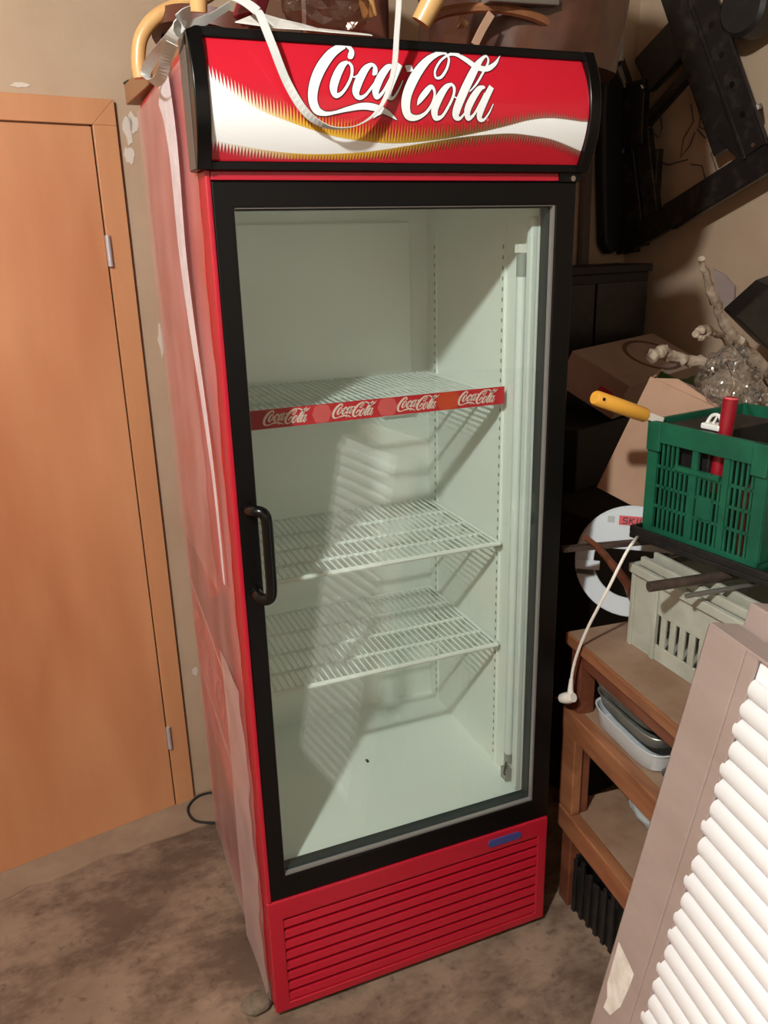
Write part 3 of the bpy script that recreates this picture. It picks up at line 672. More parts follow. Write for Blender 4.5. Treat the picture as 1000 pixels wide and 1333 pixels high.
def crumple(name, c, r, sc, seed, m_, amp=0.22, sub=3, parent=None, floor_z=None):
    bm = bmesh.new(); bmesh.ops.create_icosphere(bm, subdivisions=sub, radius=r); rn = random.Random(seed)
    dirs = [(V((rn.gauss(0, 1), rn.gauss(0, 1), rn.gauss(0, 1))).normalized(), rn.uniform(4, 13), rn.uniform(0, 6)) for _ in range(9)]
    m = MB()
    bm.verts.ensure_lookup_table()
    for v in bm.verts:
        d = v.co.normalized(); q = sum(abs(math.sin(d.dot(a)*f_+s_)) for a, f_, s_ in dirs)/9-0.5
        p_ = v.co*(1+amp*q*2+rn.uniform(-0.03, 0.03)); m.v.append(V(c)+V((p_.x*sc[0], p_.y*sc[1], p_.z*sc[2])))
        if floor_z is not None and m.v[-1].z < floor_z: m.v[-1].z = floor_z
    m.f = [tuple(v.index for v in f_.verts) for f_ in bm.faces]; bm.free()
    return m.build(name, m_, parent, smooth=m_ in ('brown_leather', 'wine_cloth', 'dark_cloth', 'grey_cloth'))
o = crumple('crumpled_film', (0.2782, 0.2, 2.01), 0.075, (1.0, 0.6, 0.65), 21, 'brown_film', 0.25); tag(o, 'crumpled brownish film bunched behind the white paper sheet', 'film')
# big brown leather seat cushion at right, its unseen upper part raised to shade the wall
bg = thing('leather_seat', 'big slumped brown leather seat piled on the right of the cooler top', 'seat', (0.69, 0.285, ZT))
crumple('seat_body', (0.714, 0.270, 2.06), 0.20, (1.0, 1.0, 1.9), 5, 'brown_leather', 0.08, 4, bg, ZT+0.001)
MB().tube(spline([(0.4264, 0.1, 1.978), (0.4617, 0.085, 1.991), (0.5414, 0.08, 2), (0.6195, 0.08, 1.994), (0.6846, 0.1, 1.982), (0.7496, 0.13, 1.969)], 6), 0.009, 8).build('piping', 'bench_wood', bg, smooth=True)
MB().ribbon(spline([(0.5115, 0.085, 1.942), (0.5237, 0.08, 1.966), (0.5388, 0.075, 1.99)], 5), 0.014, (1, 0, 0), 0.003).build('torn_flap', 'cardboard', bg)
MB().ribbon(spline([(0.4618, 0.1, 1.959), (0.4811, 0.085, 1.969), (0.4904, 0.08, 1.98)], 5), 0.02, (1, 0, .5), 0.003).build('torn_flap', 'brown_wood', bg)
MB().bar((0.5208, 0.065, 2.009), (0.6666, 0.075, 2.015), 0.03, 0.014).build('metal_strip', 'rod_grey', bg, bevel=0.002)

# ================================================================ BENCH AND SHELVES
BE = V((-0.086, -0.996, 0)); BN = V((0.996, -0.086, 0)); B0 = V((0.7575, 0.075, 0))
def bp(l, d, z): return B0+BE*l+BN*d+V((0, 0, z))      # along toward the viewer, in from the left edge, up
bn = thing('wooden_bench', 'open wooden workbench with two shelves standing right of the cooler', 'bench', tuple(bp(0.3, 0.3, 0)))
BL, BDp = 0.55, 0.62
MB().obox(bp(0, 0, 0.722), BE*BL, BN*BDp, (0, 0, 0.028)).build('worktop', 'bench_wood', bn, bevel=0.003)
MB().obox(bp(0.004, 0.006, 0.7500), BE*(BL-0.008), BN*(BDp-0.01), (0, 0, 0.0012)).build('dust_layer', 'dusty_top', bn)
MB().obox(bp(0.054, 0.014, 0.684), BE*(BL-0.114), BN*0.02, (0, 0, 0.038)).build('apron', 'bench_red_wood', bn, bevel=0.002)
for l, d in ((0.012, 0.012), (BL-0.06, 0.012), (0.012, BDp-0.06), (BL-0.06, BDp-0.06)):
    MB().obox(bp(l, d, 0), BE*0.042, BN*0.042, (0, 0, 0.722)).build('leg', 'bench_red_wood', bn, bevel=0.003)
for zt_, hgt, dep in ((0.560, 0.062, 0.5), (0.282, 0.060, 0.5)):
    MB().obox(bp(0.004, 0.0, zt_-hgt), BE*(BL-0.01), BN*0.030, (0, 0, hgt)).build('shelf_rail', 'bench_wood', bn, bevel=0.003)
    MB().obox(bp(0.004, 0.030, zt_-0.020), BE*(BL-0.01), BN*(BDp-0.05), (0, 0, 0.018)).build('shelf_board', 'dusty_top', bn, bevel=0.002)
MB().obox(bp(0.0, 0.004, 0.283), BE*0.062, BN*0.024, (0, 0, 0.216)).build('leg_board', 'bench_wood', bn, bevel=0.003)

# trays on the upper shelf
def tray(c, l, w, h, yaw, tilt, name, label, mname='aluminium'):
    t_ = MB(); n = 40; prof_ = [(1.0, h), (0.985, h+0.002), (0.96, h-0.001), (0.90, 0.004), (0.86, 0.0), (0.0, 0.0)]
    rows = []
    ca, sa = math.cos(yaw), math.sin(yaw)
    def P(s, z, k):
        a = 2*math.pi*k/n; e_ = 0.42
        x = math.copysign(abs(math.cos(a))**e_, math.cos(a))*l/2*s; y = math.copysign(abs(math.sin(a))**e_, math.sin(a))*w/2*s
        return V(c)+V((x*ca-y*sa, x*sa+y*ca, z+tilt*x))
    outer = [(0.86, 0.0), (0.90, 0.004), (0.965, h-0.002), (1.0, h), (0.99, h+0.002), (0.955, h), (0.89, 0.006), (0.86, 0.003)]
    for s, z in outer:
        rows.append(len(t_.v)); t_.v += [P(s, z, k) for k in range(n)]
    for a, b_ in zip(rows[:-1], rows[1:]):
        for k in range(n): t_.f.append((a+k, a+(k+1) % n, b_+(k+1) % n, b_+k))
    t_.f.append(tuple(rows[0]+k for k in range(n))[::-1]); t_.f.append(tuple(rows[-1]+k for k in range(n)))
    o = t_.build(name, mname, smooth=True); tag(o, label, 'tray', 'metal trays on the bench shelf'); return o
ty = math.atan2(BE.y, BE.x)
tray(bp(0.195, 0.100, 0.5605), 0.25, 0.15, 0.046, ty, 0, 'metal_tray', 'pale grey tray at the bottom of the stack under the worktop', 'grey_disc')
tray(bp(0.190, 0.100, 0.6090), 0.24, 0.14, 0.030, ty, 0, 'metal_tray', 'dull aluminium tray in the middle of the stack under the worktop')
tray(bp(0.180, 0.100, 0.6420), 0.235, 0.14, 0.024, ty+0.03, 0.0, 'metal_tray', 'scuffed aluminium tray on top of the stack under the worktop')
tray(bp(0.400, 0.085, 0.5605), 0.14, 0.12, 0.032, ty, 0, 'metal_tray', 'small grey roasting tray standing alone near the leaning panels')
o = crumple('cloth_bundle', bp(0.20, 0.20, 0.348), 0.085, (1.0, 1.5, 0.62), 31, 'grey_cloth', 0.15, 4); tag(o, 'pale blue-grey cloth bundle on the lower bench shelf', 'cloth')
# (the crate below stands clear of the bench legs)
kc = thing('black_crate', 'black ribbed plastic crate on the floor under the bench', 'crate', (0.92, -0.06, 0))
k0 = V((0.775, 0.010, 0)); ke = V((0.03, -0.999, 0)).normalized(); kn = V((0.999, 0.03, 0))
MB().obox(k0, ke*0.160, kn*0.28, (0, 0, 0.008)).obox(k0, ke*0.160, kn*0.008, (0, 0, 0.135)).obox(k0, ke*0.008, kn*0.28, (0, 0, 0.165)).obox(k0+ke*0.152, ke*0.008, kn*0.28, (0, 0, 0.175)).obox(k0+kn*0.272, ke*0.160, kn*0.008, (0, 0, 0.17)).build('shell', 'black_plastic', kc, bevel=0.002)
for k in range(6):
    MB().obox(k0+ke*(0.002+k*0.0285)-kn*0.007, ke*0.012, kn*0.008, (0, 0, 0.158+0.012*math.sin(k*1.7))).build('rib', 'black_plastic', kc, bevel=0.002)

# grey vented crate on the bench
gc = thing('grey_crate', 'light grey vented plastic crate standing on the bench top', 'crate', (1.03, -0.23, 0.7512))
q0 = V((0.853, -0.030, 0.7512)); qe = V((-0.01, -1, 0)).normalized(); qn = V((1, -0.01, 0)).normalized()
QL, QD, QH = 0.40, 0.34, 0.190
def qb(l, d, z, dl, dd_, dz, m): return m.obox(q0+qe*l+qn*d+V((0, 0, z)), qe*dl, qn*dd_, (0, 0, dz))
m = MB()
qb(0, 0, 0, QL, QD, 0.006, m); qb(0, 0, 0.006, QL, 0.006, 0.030, m)
qb(0, 0, 0.036, 0.085, 0.006, 0.154, m); qb(0.085, 0, 0.105, QL-0.085, 0.006, 0.085, m)
k = 0.085
while k < QL-0.02:
    qb(k+0.012, 0, 0.036, 0.016, 0.006, 0.069, m); k += 0.028
qb(0, QD-0.006, 0.006, QL, 0.006, 0.184, m); qb(0, 0.006, 0.006, 0.006, QD-0.012, 0.184, m); qb(QL-0.006, 0.006, 0.006, 0.006, QD-0.012, 0.184, m)
m.build('shell', 'grey_crate', gc, bevel=0.0015)
m = MB()
qb(-0.006, -0.010, 0.172, QL+0.012, 0.012, 0.020, m); qb(-0.006, QD-0.002, 0.172, QL+0.012, 0.012, 0.020, m); qb(-0.006, 0.002, 0.172, 0.012, QD-0.004, 0.020, m); qb(QL-0.006, 0.002, 0.172, 0.012, QD-0.004, 0.020, m)
m.build('rim', 'grey_crate', gc, bevel=0.002)
m = MB(); qb(0.004, 0.012, 0.186, QL-0.008, 0.012, 0.020, m); qb(0.004, 0.046, 0.186, QL-0.008, 0.010, 0.024, m); m.build('inner_rim', 'grey_crate', gc, bevel=0.002)
for kk in range(2):
    m = MB(); qb(-0.001+kk*0.075, -0.005, 0.0, 0.012, 0.006, 0.172, m); m.build('corner_post', 'grey_crate', gc, bevel=0.002)

# dark rods lying across the grey crate
def rod(name, a, c, r, mname, label, flat=False):
    m = MB()
    if flat: m.bar(a, c, r*2.0, r*1.3)
    else: m.tube([a, c], r, 10)
    o = m.build(name, mname, smooth=not flat, bevel=0.001 if flat else 0); tag(o, label, 'rod', 'metal bars on the grey crate'); return o
rod('metal_bar', (0.7203, 0.0497, 0.969), (1.03, -0.0142, 0.969), 0.0085, 'rod_dark', 'dark flat metal bar reaching furthest left over the white disc', True)
rod('metal_rod', (0.7489, -0.2009, 0.973), (1.019, -0.2312, 0.973), 0.0105, 'rod_dark', 'thick brown metal rod lying across the grey crate')
rod('metal_rod', (0.7903, -0.2558, 0.968), (1.052, -0.2775, 0.968), 0.0050, 'rod_grey', 'thin grey metal rod in front of the thick brown one')

# round white cover leaning at the back of the bench
dc = V((0.9535, 0.1, 0.8639)); dx = (V((-0.26, -1.36, 1.62))-dc).normalized()
dax = V((-0.62, -0.72, 0.32)).normalized(); dup = (V((0, 0, 1))-dax*dax.z).normalized(); dri = dup.cross(dax).normalized()
RD = 0.132
dc.z = 0.7515+RD*math.sqrt(1-dax.z**2)+0.006
dk = thing('round_cover', 'round white plastic tool cover with red label standing on the bench', 'cover', (dc.x, dc.y, 0.7512))
MB().ring(dc, dax, RD*0.66, RD, 0.010, seg=48, xdir=dri).build('ring', 'grey_disc', dk, smooth=True, bevel=0.002)
m = MB(); pts = []
for k in range(25):
    a = math.radians(12+k*(156/24)); pts.append(dc+dax*0.008+(dri*math.cos(a)+dup*math.sin(a))*RD*0.97)
m.prism(pts, dax*0.008).build('upper_plate', 'grey_disc', dk, bevel=0.0015)
def on_disc(a, c, off=0.0175): return dc+dax*off+dri*a+dup*c
def dquad(a0, a1, c0, c1, name, mname, off, th=0.0008):
    MB().prism([on_disc(a0, c0, off), on_disc(a1, c0, off), on_disc(a1, c1, off), on_disc(a0, c1, off)], dax*th).build(name, mname, dk)
sgn = 1 if (dri.dot(V((1, 0, 0))) > 0) else -1
dquad(sgn*-0.036, sgn*0.060, 0.084, 0.106, 'label', 'label_red', 0.0162)
lm = MB()
def ltr(strokes, ox):
    for a, c in strokes:
        A = on_disc(sgn*(ox+a[0]*0.010+a[1]*0.0025), 0.0875+a[1]*0.014, 0.0174); C = on_disc(sgn*(ox+c[0]*0.010+c[1]*0.0025), 0.0875+c[1]*0.014, 0.0174)
        lm.bar(A, C, 0.0028, 0.0004, dax)
ltr([((1, 1), (0, .95)), ((0, .95), (0, .55)), ((0, .55), (1, .45)), ((1, .45), (1, .05)), ((1, .05), (0, 0))], -0.028)
ltr([((0, 0), (0, 1)), ((0, .45), (1, 1)), ((0.2, .55), (1, 0))], -0.013)
ltr([((.3, 0), (.3, 1))], 0.001)
ltr([((0, 1), (0, 0)), ((0, 0), (.9, 0))], 0.011)
lm.build('label_lettering', 'ink', dk)
dquad(sgn*-0.062, sgn*-0.046, 0.088, 0.103, 'moulded_mark', 'tube_grey', 0.0162)
dquad(sgn*-0.128, sgn*-0.072, -0.028, -0.006, 'clip', 'grey_disc', 0.010, 0.012)
dquad(sgn*-0.125, sgn*-0.085, -0.04, -0.030, 'clip_strap', 'black_plastic', 0.010, 0.010)
# red-brown stick behind the bar
o = MB().tube(spline([(0.7574, 0.02, 0.9997), (0.7911, 0.02, 0.9728), (0.8401, 0.02, 0.9172), (0.882, 0.02, 0.8649), (0.9044, 0.01, 0.8113)], 4), [0.006]*4+[0.008]*4+[0.010]*5+[0.012]*4, 9).build('wooden_stick', 'bench_red_wood', smooth=True)
tag(o, 'reddish brown wooden stick in front of the white disc', 'stick')

# white power cable with plug
pc = thing('power_cable', 'white power cable with a plug dangling over the bench edge', 'cable', (0.735, 0.0255, 0.6155))
MB().tube(spline([(0.9195, 0.0417, 0.972), (0.8313, -0.05, 1.004), (0.8018, -0.06, 0.9812), (0.76, -0.061, 0.9052), (0.745, -0.0256, 0.8102), (0.74, 0.0007, 0.7351), (0.738, 0.0115, 0.6876), (0.737, 0.0137, 0.6592)], 8), 0.0034, 8).build('cord', 'cable_white', pc, smooth=True)
MB().tube([(0.737, 0.014, 0.663), (0.736, 0.0137, 0.6397), (0.735, 0.0113, 0.6292)], [0.0045, 0.0062, 0.0075], 10).build('strain_relief', 'cable_white', pc, smooth=True)
pa = V((0.735, -0.0011, 0.6241)); pb_ = V((0.725, 0.0316, 0.6066))
MB().tube([pa, pa*0.6+pb_*0.4, pa*0.3+pb_*0.7, pb_], [0.0105, 0.0135, 0.0130, 0.0105], 14).build('plug', 'cable_white', pc, smooth=True)
for s in (-1, 1):
    MB().tube([pb_+V((0, 0.004*s, 0)), pb_+(pb_-pa)*0.35+V((0, 0.004*s, 0))], 0.002, 8).build('pin', 'chrome', pc, smooth=True)

# black tray and green lattice crate
ge_ = V((0.153, -0.988, 0)).normalized(); gn_ = V((0.988, 0.153, 0)).normalized(); G0 = V((0.884, 0.008, 1.020))
o = MB().obox(V((0.872, 0.018, 0.984)), ge_*0.40, gn_*0.32, (0, 0, 0.012)).obox(V((0.872, 0.018, 0.996)), ge_*0.40, gn_*0.008, (0, 0, 0.016)).obox(V((0.872, 0.018, 0.996)), ge_*0.008, gn_*0.32, (0, 0, 0.016)).obox(V((0.872, 0.018, 0.996))+ge_*0.392, ge_*0.008, gn_*0.32, (0, 0, 0.016)).build('black_tray', 'black_plastic', bevel=0.002)
tag(o, 'black plastic tray under the green lattice crate', 'tray')
G0.z = 0.9965
G0 = G0+ge_*0.010+gn_*0.006
gcr = thing('green_crate', 'green lattice plastic crate full of tools on the black tray', 'crate', tuple(G0+ge_*0.14+gn_*0.15))
GL, GD, GH = 0.283, 0.30, 0.252
def lattice(o_, e_, n_, L, mb, handle):
    P = lambda l, z: o_+e_*l+V((0, 0, z))
    B = lambda l, z, dl, dz, t_=0.005, off=0.0: mb.obox(P(l, z)+n_*(-off), e_*dl, n_*t_, (0, 0, dz))
    B(0, GH-0.042, L, 0.042, 0.010, 0.006)                     # rim
    B(0, 0, L, 0.022)
    B(0, 0.022, 0.026, GH-0.064, 0.008, 0.002); B(L-0.026, 0.022, 0.026, GH-0.064, 0.008, 0.002)
    cols_ = [L*0.40, L*0.66]
    for c_ in cols_: B(c_, 0.022, 0.014, GH-0.064, 0.007, 0.002)
    for z_ in (0.068, 0.112, 0.155): B(0.026, z_, L-0.052, 0.006, 0.004)
    hx0, hx1 = L*0.26, L*0.64
    l = 0.036
    while l < L-0.03:
        top_ = GH-0.042
        if handle and hx0 < l < hx1: top_ = GH-0.088
        B(l, 0.022, 0.0052, top_-0.022, 0.004); l += 0.0118
    if handle:
        B(hx0, GH-0.092, hx1-hx0, 0.010, 0.010, 0.005); B(L*0.47, 0.075, 0.034, 0.045, 0.006, 0.001)
for nm, args in (('side_panel', (G0, ge_, gn_, GL, True)), ('side_panel', (G0+gn_*GD+ge_*GL, -ge_, -gn_, GL, True)), ('side_panel', (G0+gn_*GD, -gn_, ge_, GD, False)), ('side_panel', (G0+ge_*GL, gn_, -ge_, GD, False))):
    mb = MB(); lattice(args[0], args[1], args[2], args[3], mb, args[4]); mb.build(nm, 'green_plastic', gcr)
MB().obox(G0, ge_*GL, gn_*GD, (0, 0, 0.006)).build('base', 'green_plastic', gcr)
for l in (0.0, GL-0.034):
    MB().obox(G0+ge_*l-gn_*0.009+V((0, 0, GH-0.062)), ge_*0.034, gn_*0.009, (0, 0, 0.062)).build('corner_gusset', 'green_plastic', gcr, bevel=0.002)
def gp(l, d, z): return G0+ge_*l+gn_*d+V((0, 0, z))
# its contents
ra, rb = V((0.9482, -0.1389, 1.121)), V((0.9638, -0.1411, 1.309)); rd = (rb-ra).normalized()
rt_ = thing('red_tube', 'dark red tube with a chipped end standing in the green crate', 'tube', tuple(ra))
MB().tube([ra, rb], [0.0142, 0.0146], 18).build('barrel', 'candle_red', rt_, smooth=True)
MB().tube([rb-rd*0.001, rb+rd*0.0025], [0.0140, 0.0120], 18).build('end_face', 'pink_print', rt_, smooth=True)
MB().tube([rb, rb+rd*0.0032], [0.0108, 0.0108], 16).build('end_plug', 'candle_red', rt_, smooth=True)
o = MB().obox(gp(0.024, 0.022, 0.0065), ge_*0.112, gn_*0.20, (0, 0, 0.240)).build('black_case', 'black_plastic', bevel=0.004); tag(o, 'black tool case standing behind the crate handle', 'case')
wpz = thing('white_clip', 'white plastic clip lying on the black case in the crate', 'clip', tuple(gp(0.12, 0.06, 0.2415)))
MB().obox(gp(0.100, 0.030, 0.2475), ge_*0.044, gn_*0.03, (0, 0, 0.012)).build('clip_base', 'white_plastic', wpz, bevel=0.003)
MB().tube(spline([gp(0.104, 0.045, 0.258), gp(0.114, 0.045, 0.274), gp(0.130, 0.045, 0.276), gp(0.140, 0.045, 0.258)], 6), 0.0035, 8).build('clip_arch', 'white_plastic', wpz, smooth=True)
MB().tube([gp(0.118, 0.045, 0.258), gp(0.126, 0.045, 0.274)], 0.0022, 8).build('clip_rib', 'white_plastic', wpz, smooth=True)
o = MB().obox(gp(0.242, 0.05, 0.0065), ge_*0.016, gn_*0.003, (0, 0, 0.270)).obox(gp(0.242, 0.05, 0.2765), ge_*0.003, gn_*0.018, (0, 0, -0.05)).build('metal_bracket', 'rod_grey'); tag(o, 'small steel angle bracket upright at the crate corner', 'bracket')
for k, (l, d, hh, r, mname, nm, lab, ct) in enumerate((
   (0.185, 0.12, 0.15, 0.022, 'aluminium', 'spray_can', 'dull metal can deep in the green crate', 'can'),
   (0.215, 0.04, 0.15, 0.015, 'candle_red', 'spray_can', 'short red can behind the lattice of the green crate', 'can'),
   (0.210, 0.20, 0.20, 0.035, 'black_plastic', 'jar', 'black jar deep in the green crate', 'jar'))):
    m = MB().tube([gp(l, d, 0.0065), gp(l, d, hh*0.86), gp(l, d, hh*0.93), gp(l, d, hh*0.95), gp(l, d, hh)], [r, r, r*0.55, r*0.5, r*0.5], 14)
    tag(m.build(nm, mname, smooth=True), lab, ct)
o = MB().tube(spline([(0.9724, -0.1318, 1.311), (0.973, -0.1352, 1.339), (0.9797, -0.1133, 1.36), (0.987, -0.0953, 1.375)], 5), 0.0014, 6).build('wire_hook', 'chrome', smooth=True); tag(o, 'thin bright wire hook rising from the end of the red tube', 'hook')
# yellow handled scraper resting on the crate rim
ys = thing('yellow_scraper', 'scraper with a yellow plastic handle resting on the green crate', 'scraper', (0.888, 0, 1.258))
a, c = V((0.7457, 0, 1.309)), V((0.88, 0, 1.258))
MB().tube([a, a+(c-a)*0.03, a*0.5+c*0.5, c-(c-a)*0.05, c], [0.013, 0.0155, 0.0160, 0.0155, 0.012], 14).build('handle', 'yellow_plastic', ys, smooth=True)
MB().tube([a+(c-a)*0.09+V((0, -0.0166, 0.002)), a+(c-a)*0.09+V((0, -0.012, 0.002))], 0.0034, 10).build('hang_hole', 'black_plastic', ys)
MB().bar(c-(c-a)*0.04, c+(c-a)*0.26, 0.026, 0.016).build('ferrule', 'cable_white', ys, bevel=0.002)

# ================================================================ CLUTTER BEHIND THE CRATES
tk = thing('storage_trunk', 'dark storage trunk in the shade right of the cooler', 'trunk', (1.32, 0.62, 0))
MB().obox(V((1.02, 0.34, 0)), (0.56, 0.11, 0), (-0.10, 0.48, 0), (0, 0, 0.86)).build('body', 'black_cabinet', tk, bevel=0.006)
MB().obox(V((1.005, 0.325, 0.86)), (0.585, 0.115, 0), (-0.105, 0.50, 0), (0, 0, 0.05)).build('lid', 'black_cabinet', tk, bevel=0.006)
cb = thing('black_cabinet', 'black cabinet against the back wall behind the cartons', 'cabinet', tuple(wp(1.50, -0.1, 0)))
MB().obox(wp(1.18, -0.205, 0), wx*0.52, wy*0.150, (0, 0, 1.50)).build('carcass', 'black_cabinet', cb, bevel=0.004)
MB().obox(wp(1.17, -0.213, 1.50), wx*0.54, wy*0.160, (0, 0, 0.025)).build('top_board', 'black_cabinet', cb, bevel=0.003)
for k in range(2): MB().obox(wp(1.19+k*0.255, -0.212, 0.05), wx*0.245, wy*0.007, (0, 0, 1.42)).build('cabinet_door', 'black_plastic', cb, bevel=0.002)
# leaning plank and pipe beside the cooler
o = MB().obox(V((1.517, 1.133, 1.573))+V((0, 0, -1.5)), wx*0.034, wy*0.022, V((1.489, 1.128, 2.13))-V((1.517, 1.133, 1.573))+V((0, 0, 1.5))).build('wooden_batten', 'cap_side', bevel=0.002); tag(o, 'tall dusty batten leaning on the back wall beside the cooler', 'batten')
o = MB().tube([(1.621, 1.154, 2.163), (1.593, 1.149, 2.465)], 0.016, 14).build('grey_pipe', 'pipe_grey', smooth=True); tag(o, 'pale grey pipe running up the corner above the cabinet', 'pipe')
o = MB().prism([(1.545, 1.113, 2.08), (1.566, 1.118, 2.123), (1.601, 1.125, 2.13), (1.627, 1.13, 2.095), (1.647, 1.134, 2), (1.677, 1.14, 1.809), (1.716, 1.148, 1.586), (1.691, 1.143, 1.556), (1.677, 1.14, 1.577), (1.617, 1.128, 1.552), (1.588, 1.122, 1.589), (1.561, 1.117, 1.806), (1.545, 1.114, 1.994)], wy*0.045).build('corner_dark_shape', 'black_cabinet', bevel=0.018, seg=4); tag(o, 'added black shape darkening the corner behind the cooler', 'dark shape')  # black shape added over the wall to darken this corner
# carton with a printed ring
Lc, Bc, Fc = V((1.1667, 0.6885, 1.30)), V((1.6563, 0.9273, 1.30)), V((1.2487, 0.5203, 1.2135))
eu = Bc-Lc; ev = Fc-Lc; en = V((0.1839, -0.3772, 0.9077)).normalized()
bx = thing('ring_carton', 'tilted brown carton with a ring printed on its top', 'carton', tuple(Fc-en*0.13))
MB().obox(Lc-en*0.115, eu, ev, en*0.115).build('box', 'cardboard_pale', bx, bevel=0.004)
rc = Lc+eu*0.62+ev*0.52+en*0.0004; m = MB(); nn = 44; k0_ = len(m.v)
for k in range(nn):
    a = 2*math.pi*k/nn
    for rr_ in (0.40, 0.34): m.v.append(rc+eu.normalized()*math.cos(a)*rr_*0.34+ev*math.sin(a)*rr_*1.1)
for k in range(nn): m.f.append((2*k, 2*k+1, 2*((k+1) % nn)+1, 2*((k+1) % nn)))
m.build('printed_ring', 'print_brown', bx)
m = MB(); m.prism([rc+eu.normalized()*math.cos(2*math.pi*k/12)*0.022+ev*math.sin(2*math.pi*k/12)*0.10 for k in range(12)], en*0.0005); m.build('printed_dot', 'print_brown', bx)
fa = Fc+eu*0.02
m = MB(); p0_ = Lc+ev*0.62-en*0.045; sdn = ev.normalized().cross(en)
m.obox(p0_-eu.normalized()*0.0012, ev*0.22, -en*0.03, eu.normalized()*0.0012).build('red_sticker', 'label_red', bx)
o = MB().obox(V((1.10, 0.545, 0.91)), (0.42, 0.16, 0), (-0.06, 0.18, 0), (0, 0, 0.185)).build('carton_stand', 'black_cabinet', bevel=0.004); tag(o, 'black box holding up the ring printed carton', 'box')
o = crumple('wine_cloth', (0.985, 0.56, 1.00), 0.09, (0.55, 0.9, 1.0), 41, 'wine_cloth', 0.15, 3); tag(o, 'wine red cloth bundle on the trunk in the shade', 'cloth')
# open cardboard box
ob = thing('open_carton', 'open torn cardboard carton leaning behind the green crate', 'carton', (1.071, 0.2, 0.9554))
BLp, BRp, Tp = V((0.9755, 0.28, 1.015)), V((1.058, 0.185, 0.9618)), V((1.05, 0.2, 1.299))
ce = (BRp-BLp); ce = ce*1.4; cu = Tp-BLp; cn = ce.cross(cu).normalized()
if cn.x < 0: cn = -cn
cd = cn*0.20
MB().obox(BLp, ce, cu, cn*0.004).build('side_wall', 'cardboard', ob)
MB().obox(BLp+cn*0.004, ce.normalized()*0.004, cu*0.97, cd).build('end_wall', 'cardboard', ob)
MB().obox(BLp+ce+cn*0.004, -ce.normalized()*0.004, cu*0.90, cd).build('end_wall', 'cardboard', ob)
MB().obox(BLp+cd, ce, cu*0.95, cn*0.004).build('side_wall', 'cardboard_shaded', ob)
MB().obox(BLp+cn*0.004, ce, cd-cn*0.004, cu.normalized()*0.004).build('bottom', 'cardboard', ob)
MB().prism([BLp+cu*0.985+ce*0.02, BLp+cu*1.0+ce*0.05, BLp+cu*1.06+ce*0.30+cn*0.02, BLp+cu*0.99+ce*0.98+cn*0.03, BLp+cu*0.98+ce*0.98], cn*0.003).build('torn_flap', 'cardboard', ob)
MB().obox(BLp+cu*0.97+ce*0.35+cn*0.03, ce*0.60, cn*0.12-cu*0.04, cu.normalized()*0.003).build('inner_flap', 'cardboard_shaded', ob)
# green leaf blade and twig with bag
o = MB().ribbon(spline([(1.155, 0.3, 1.285), (1.216, 0.3, 1.258), (1.296, 0.32, 1.255), (1.383, 0.34, 1.265)], 6), [0.006]+[0.020]*9+[0.030]*9, (0.1, -0.5, 0.8), 0.002).build('green_leaf', 'leaf_green', smooth=True); tag(o, 'long green leaf lying over the open carton', 'leaf')
br = thing('dry_branch', 'knobbly pale dry branch with stubs poking out of the carton', 'branch', (1.316, 0.2, 1.297))
def twig(pts, rs, name):
    p = spline([(*q, r) for q, r in zip(pts, rs)], 5); rn = random.Random(len(pts)*7+int(pts[0][0]*1000)); m = MB()
    m.tube([V(q[:3])+V((rn.gauss(0, .0018), rn.gauss(0, .0018), rn.gauss(0, .0018))) for q in p], [max(0.003, q[3]*rn.uniform(0.84, 1.2)) for q in p], 9); m.build(name, 'bark', br, smooth=True)
twig([(1.114, 0.14, 1.565), (1.143, 0.15, 1.528), (1.183, 0.16, 1.468), (1.237, 0.17, 1.408), (1.302, 0.18, 1.356), (1.38, 0.19, 1.3), (1.446, 0.19, 1.239)], [0.007, 0.009, 0.011, 0.013, 0.016, 0.018, 0.016], 'stem')
twig([(1.108, 0.13, 1.398), (1.145, 0.14, 1.409), (1.183, 0.15, 1.395), (1.252, 0.17, 1.371)], [0.008, 0.010, 0.008, 0.010], 'side_stub')
twig([(1.11, 0.13, 1.398), (1.129, 0.13, 1.388), (1.159, 0.14, 1.401)], [0.004, 0.005, 0.005], 'side_stub')
twig([(1.067, 0.22, 1.337), (1.091, 0.22, 1.352), (1.139, 0.22, 1.332), (1.189, 0.21, 1.324), (1.24, 0.2, 1.314), (1.317, 0.19, 1.305)], [0.012, 0.016, 0.013, 0.014, 0.013, 0.010], 'lower_limb')
twig([(1.096, 0.215, 1.348), (1.101, 0.215, 1.368)], [0.005, 0.003], 'side_stub')
o = crumple('clear_bag', (1.216, 0.12, 1.278), 0.085, (0.80, 0.70, 0.95), 77, 'clear_bag', 0.30, 5); tag(o, 'crumpled clear plastic bag around the base of the branch', 'bag')
o = crumple('clear_bag', (1.241, 0.06, 1.246), 0.042, (0.70, 0.8, 0.9), 78, 'clear_bag', 0.30, 4); tag(o, 'smaller scrap of clear plastic beside the red tube', 'bag')
o = MB().prism([(1.372, 0.28, 1.414), (1.495, 0.3, 1.484), (1.644, 0.3, 1.521), (1.647, 0.26, 1.263), (1.479, 0.26, 1.324)], (0.05, 0.10, 0.01)).build('black_sheet', 'black_plastic', bevel=0.006); tag(o, 'folded black plastic sheet at the edge behind the branch', 'sheet')
o = crumple('dark_cloth', (1.409, 0.08, 1.178), 0.085, (0.7, 0.7, 1.05), 55, 'dark_cloth', 0.15, 3); tag(o, 'charcoal cloth bundle right of the green crate', 'cloth')
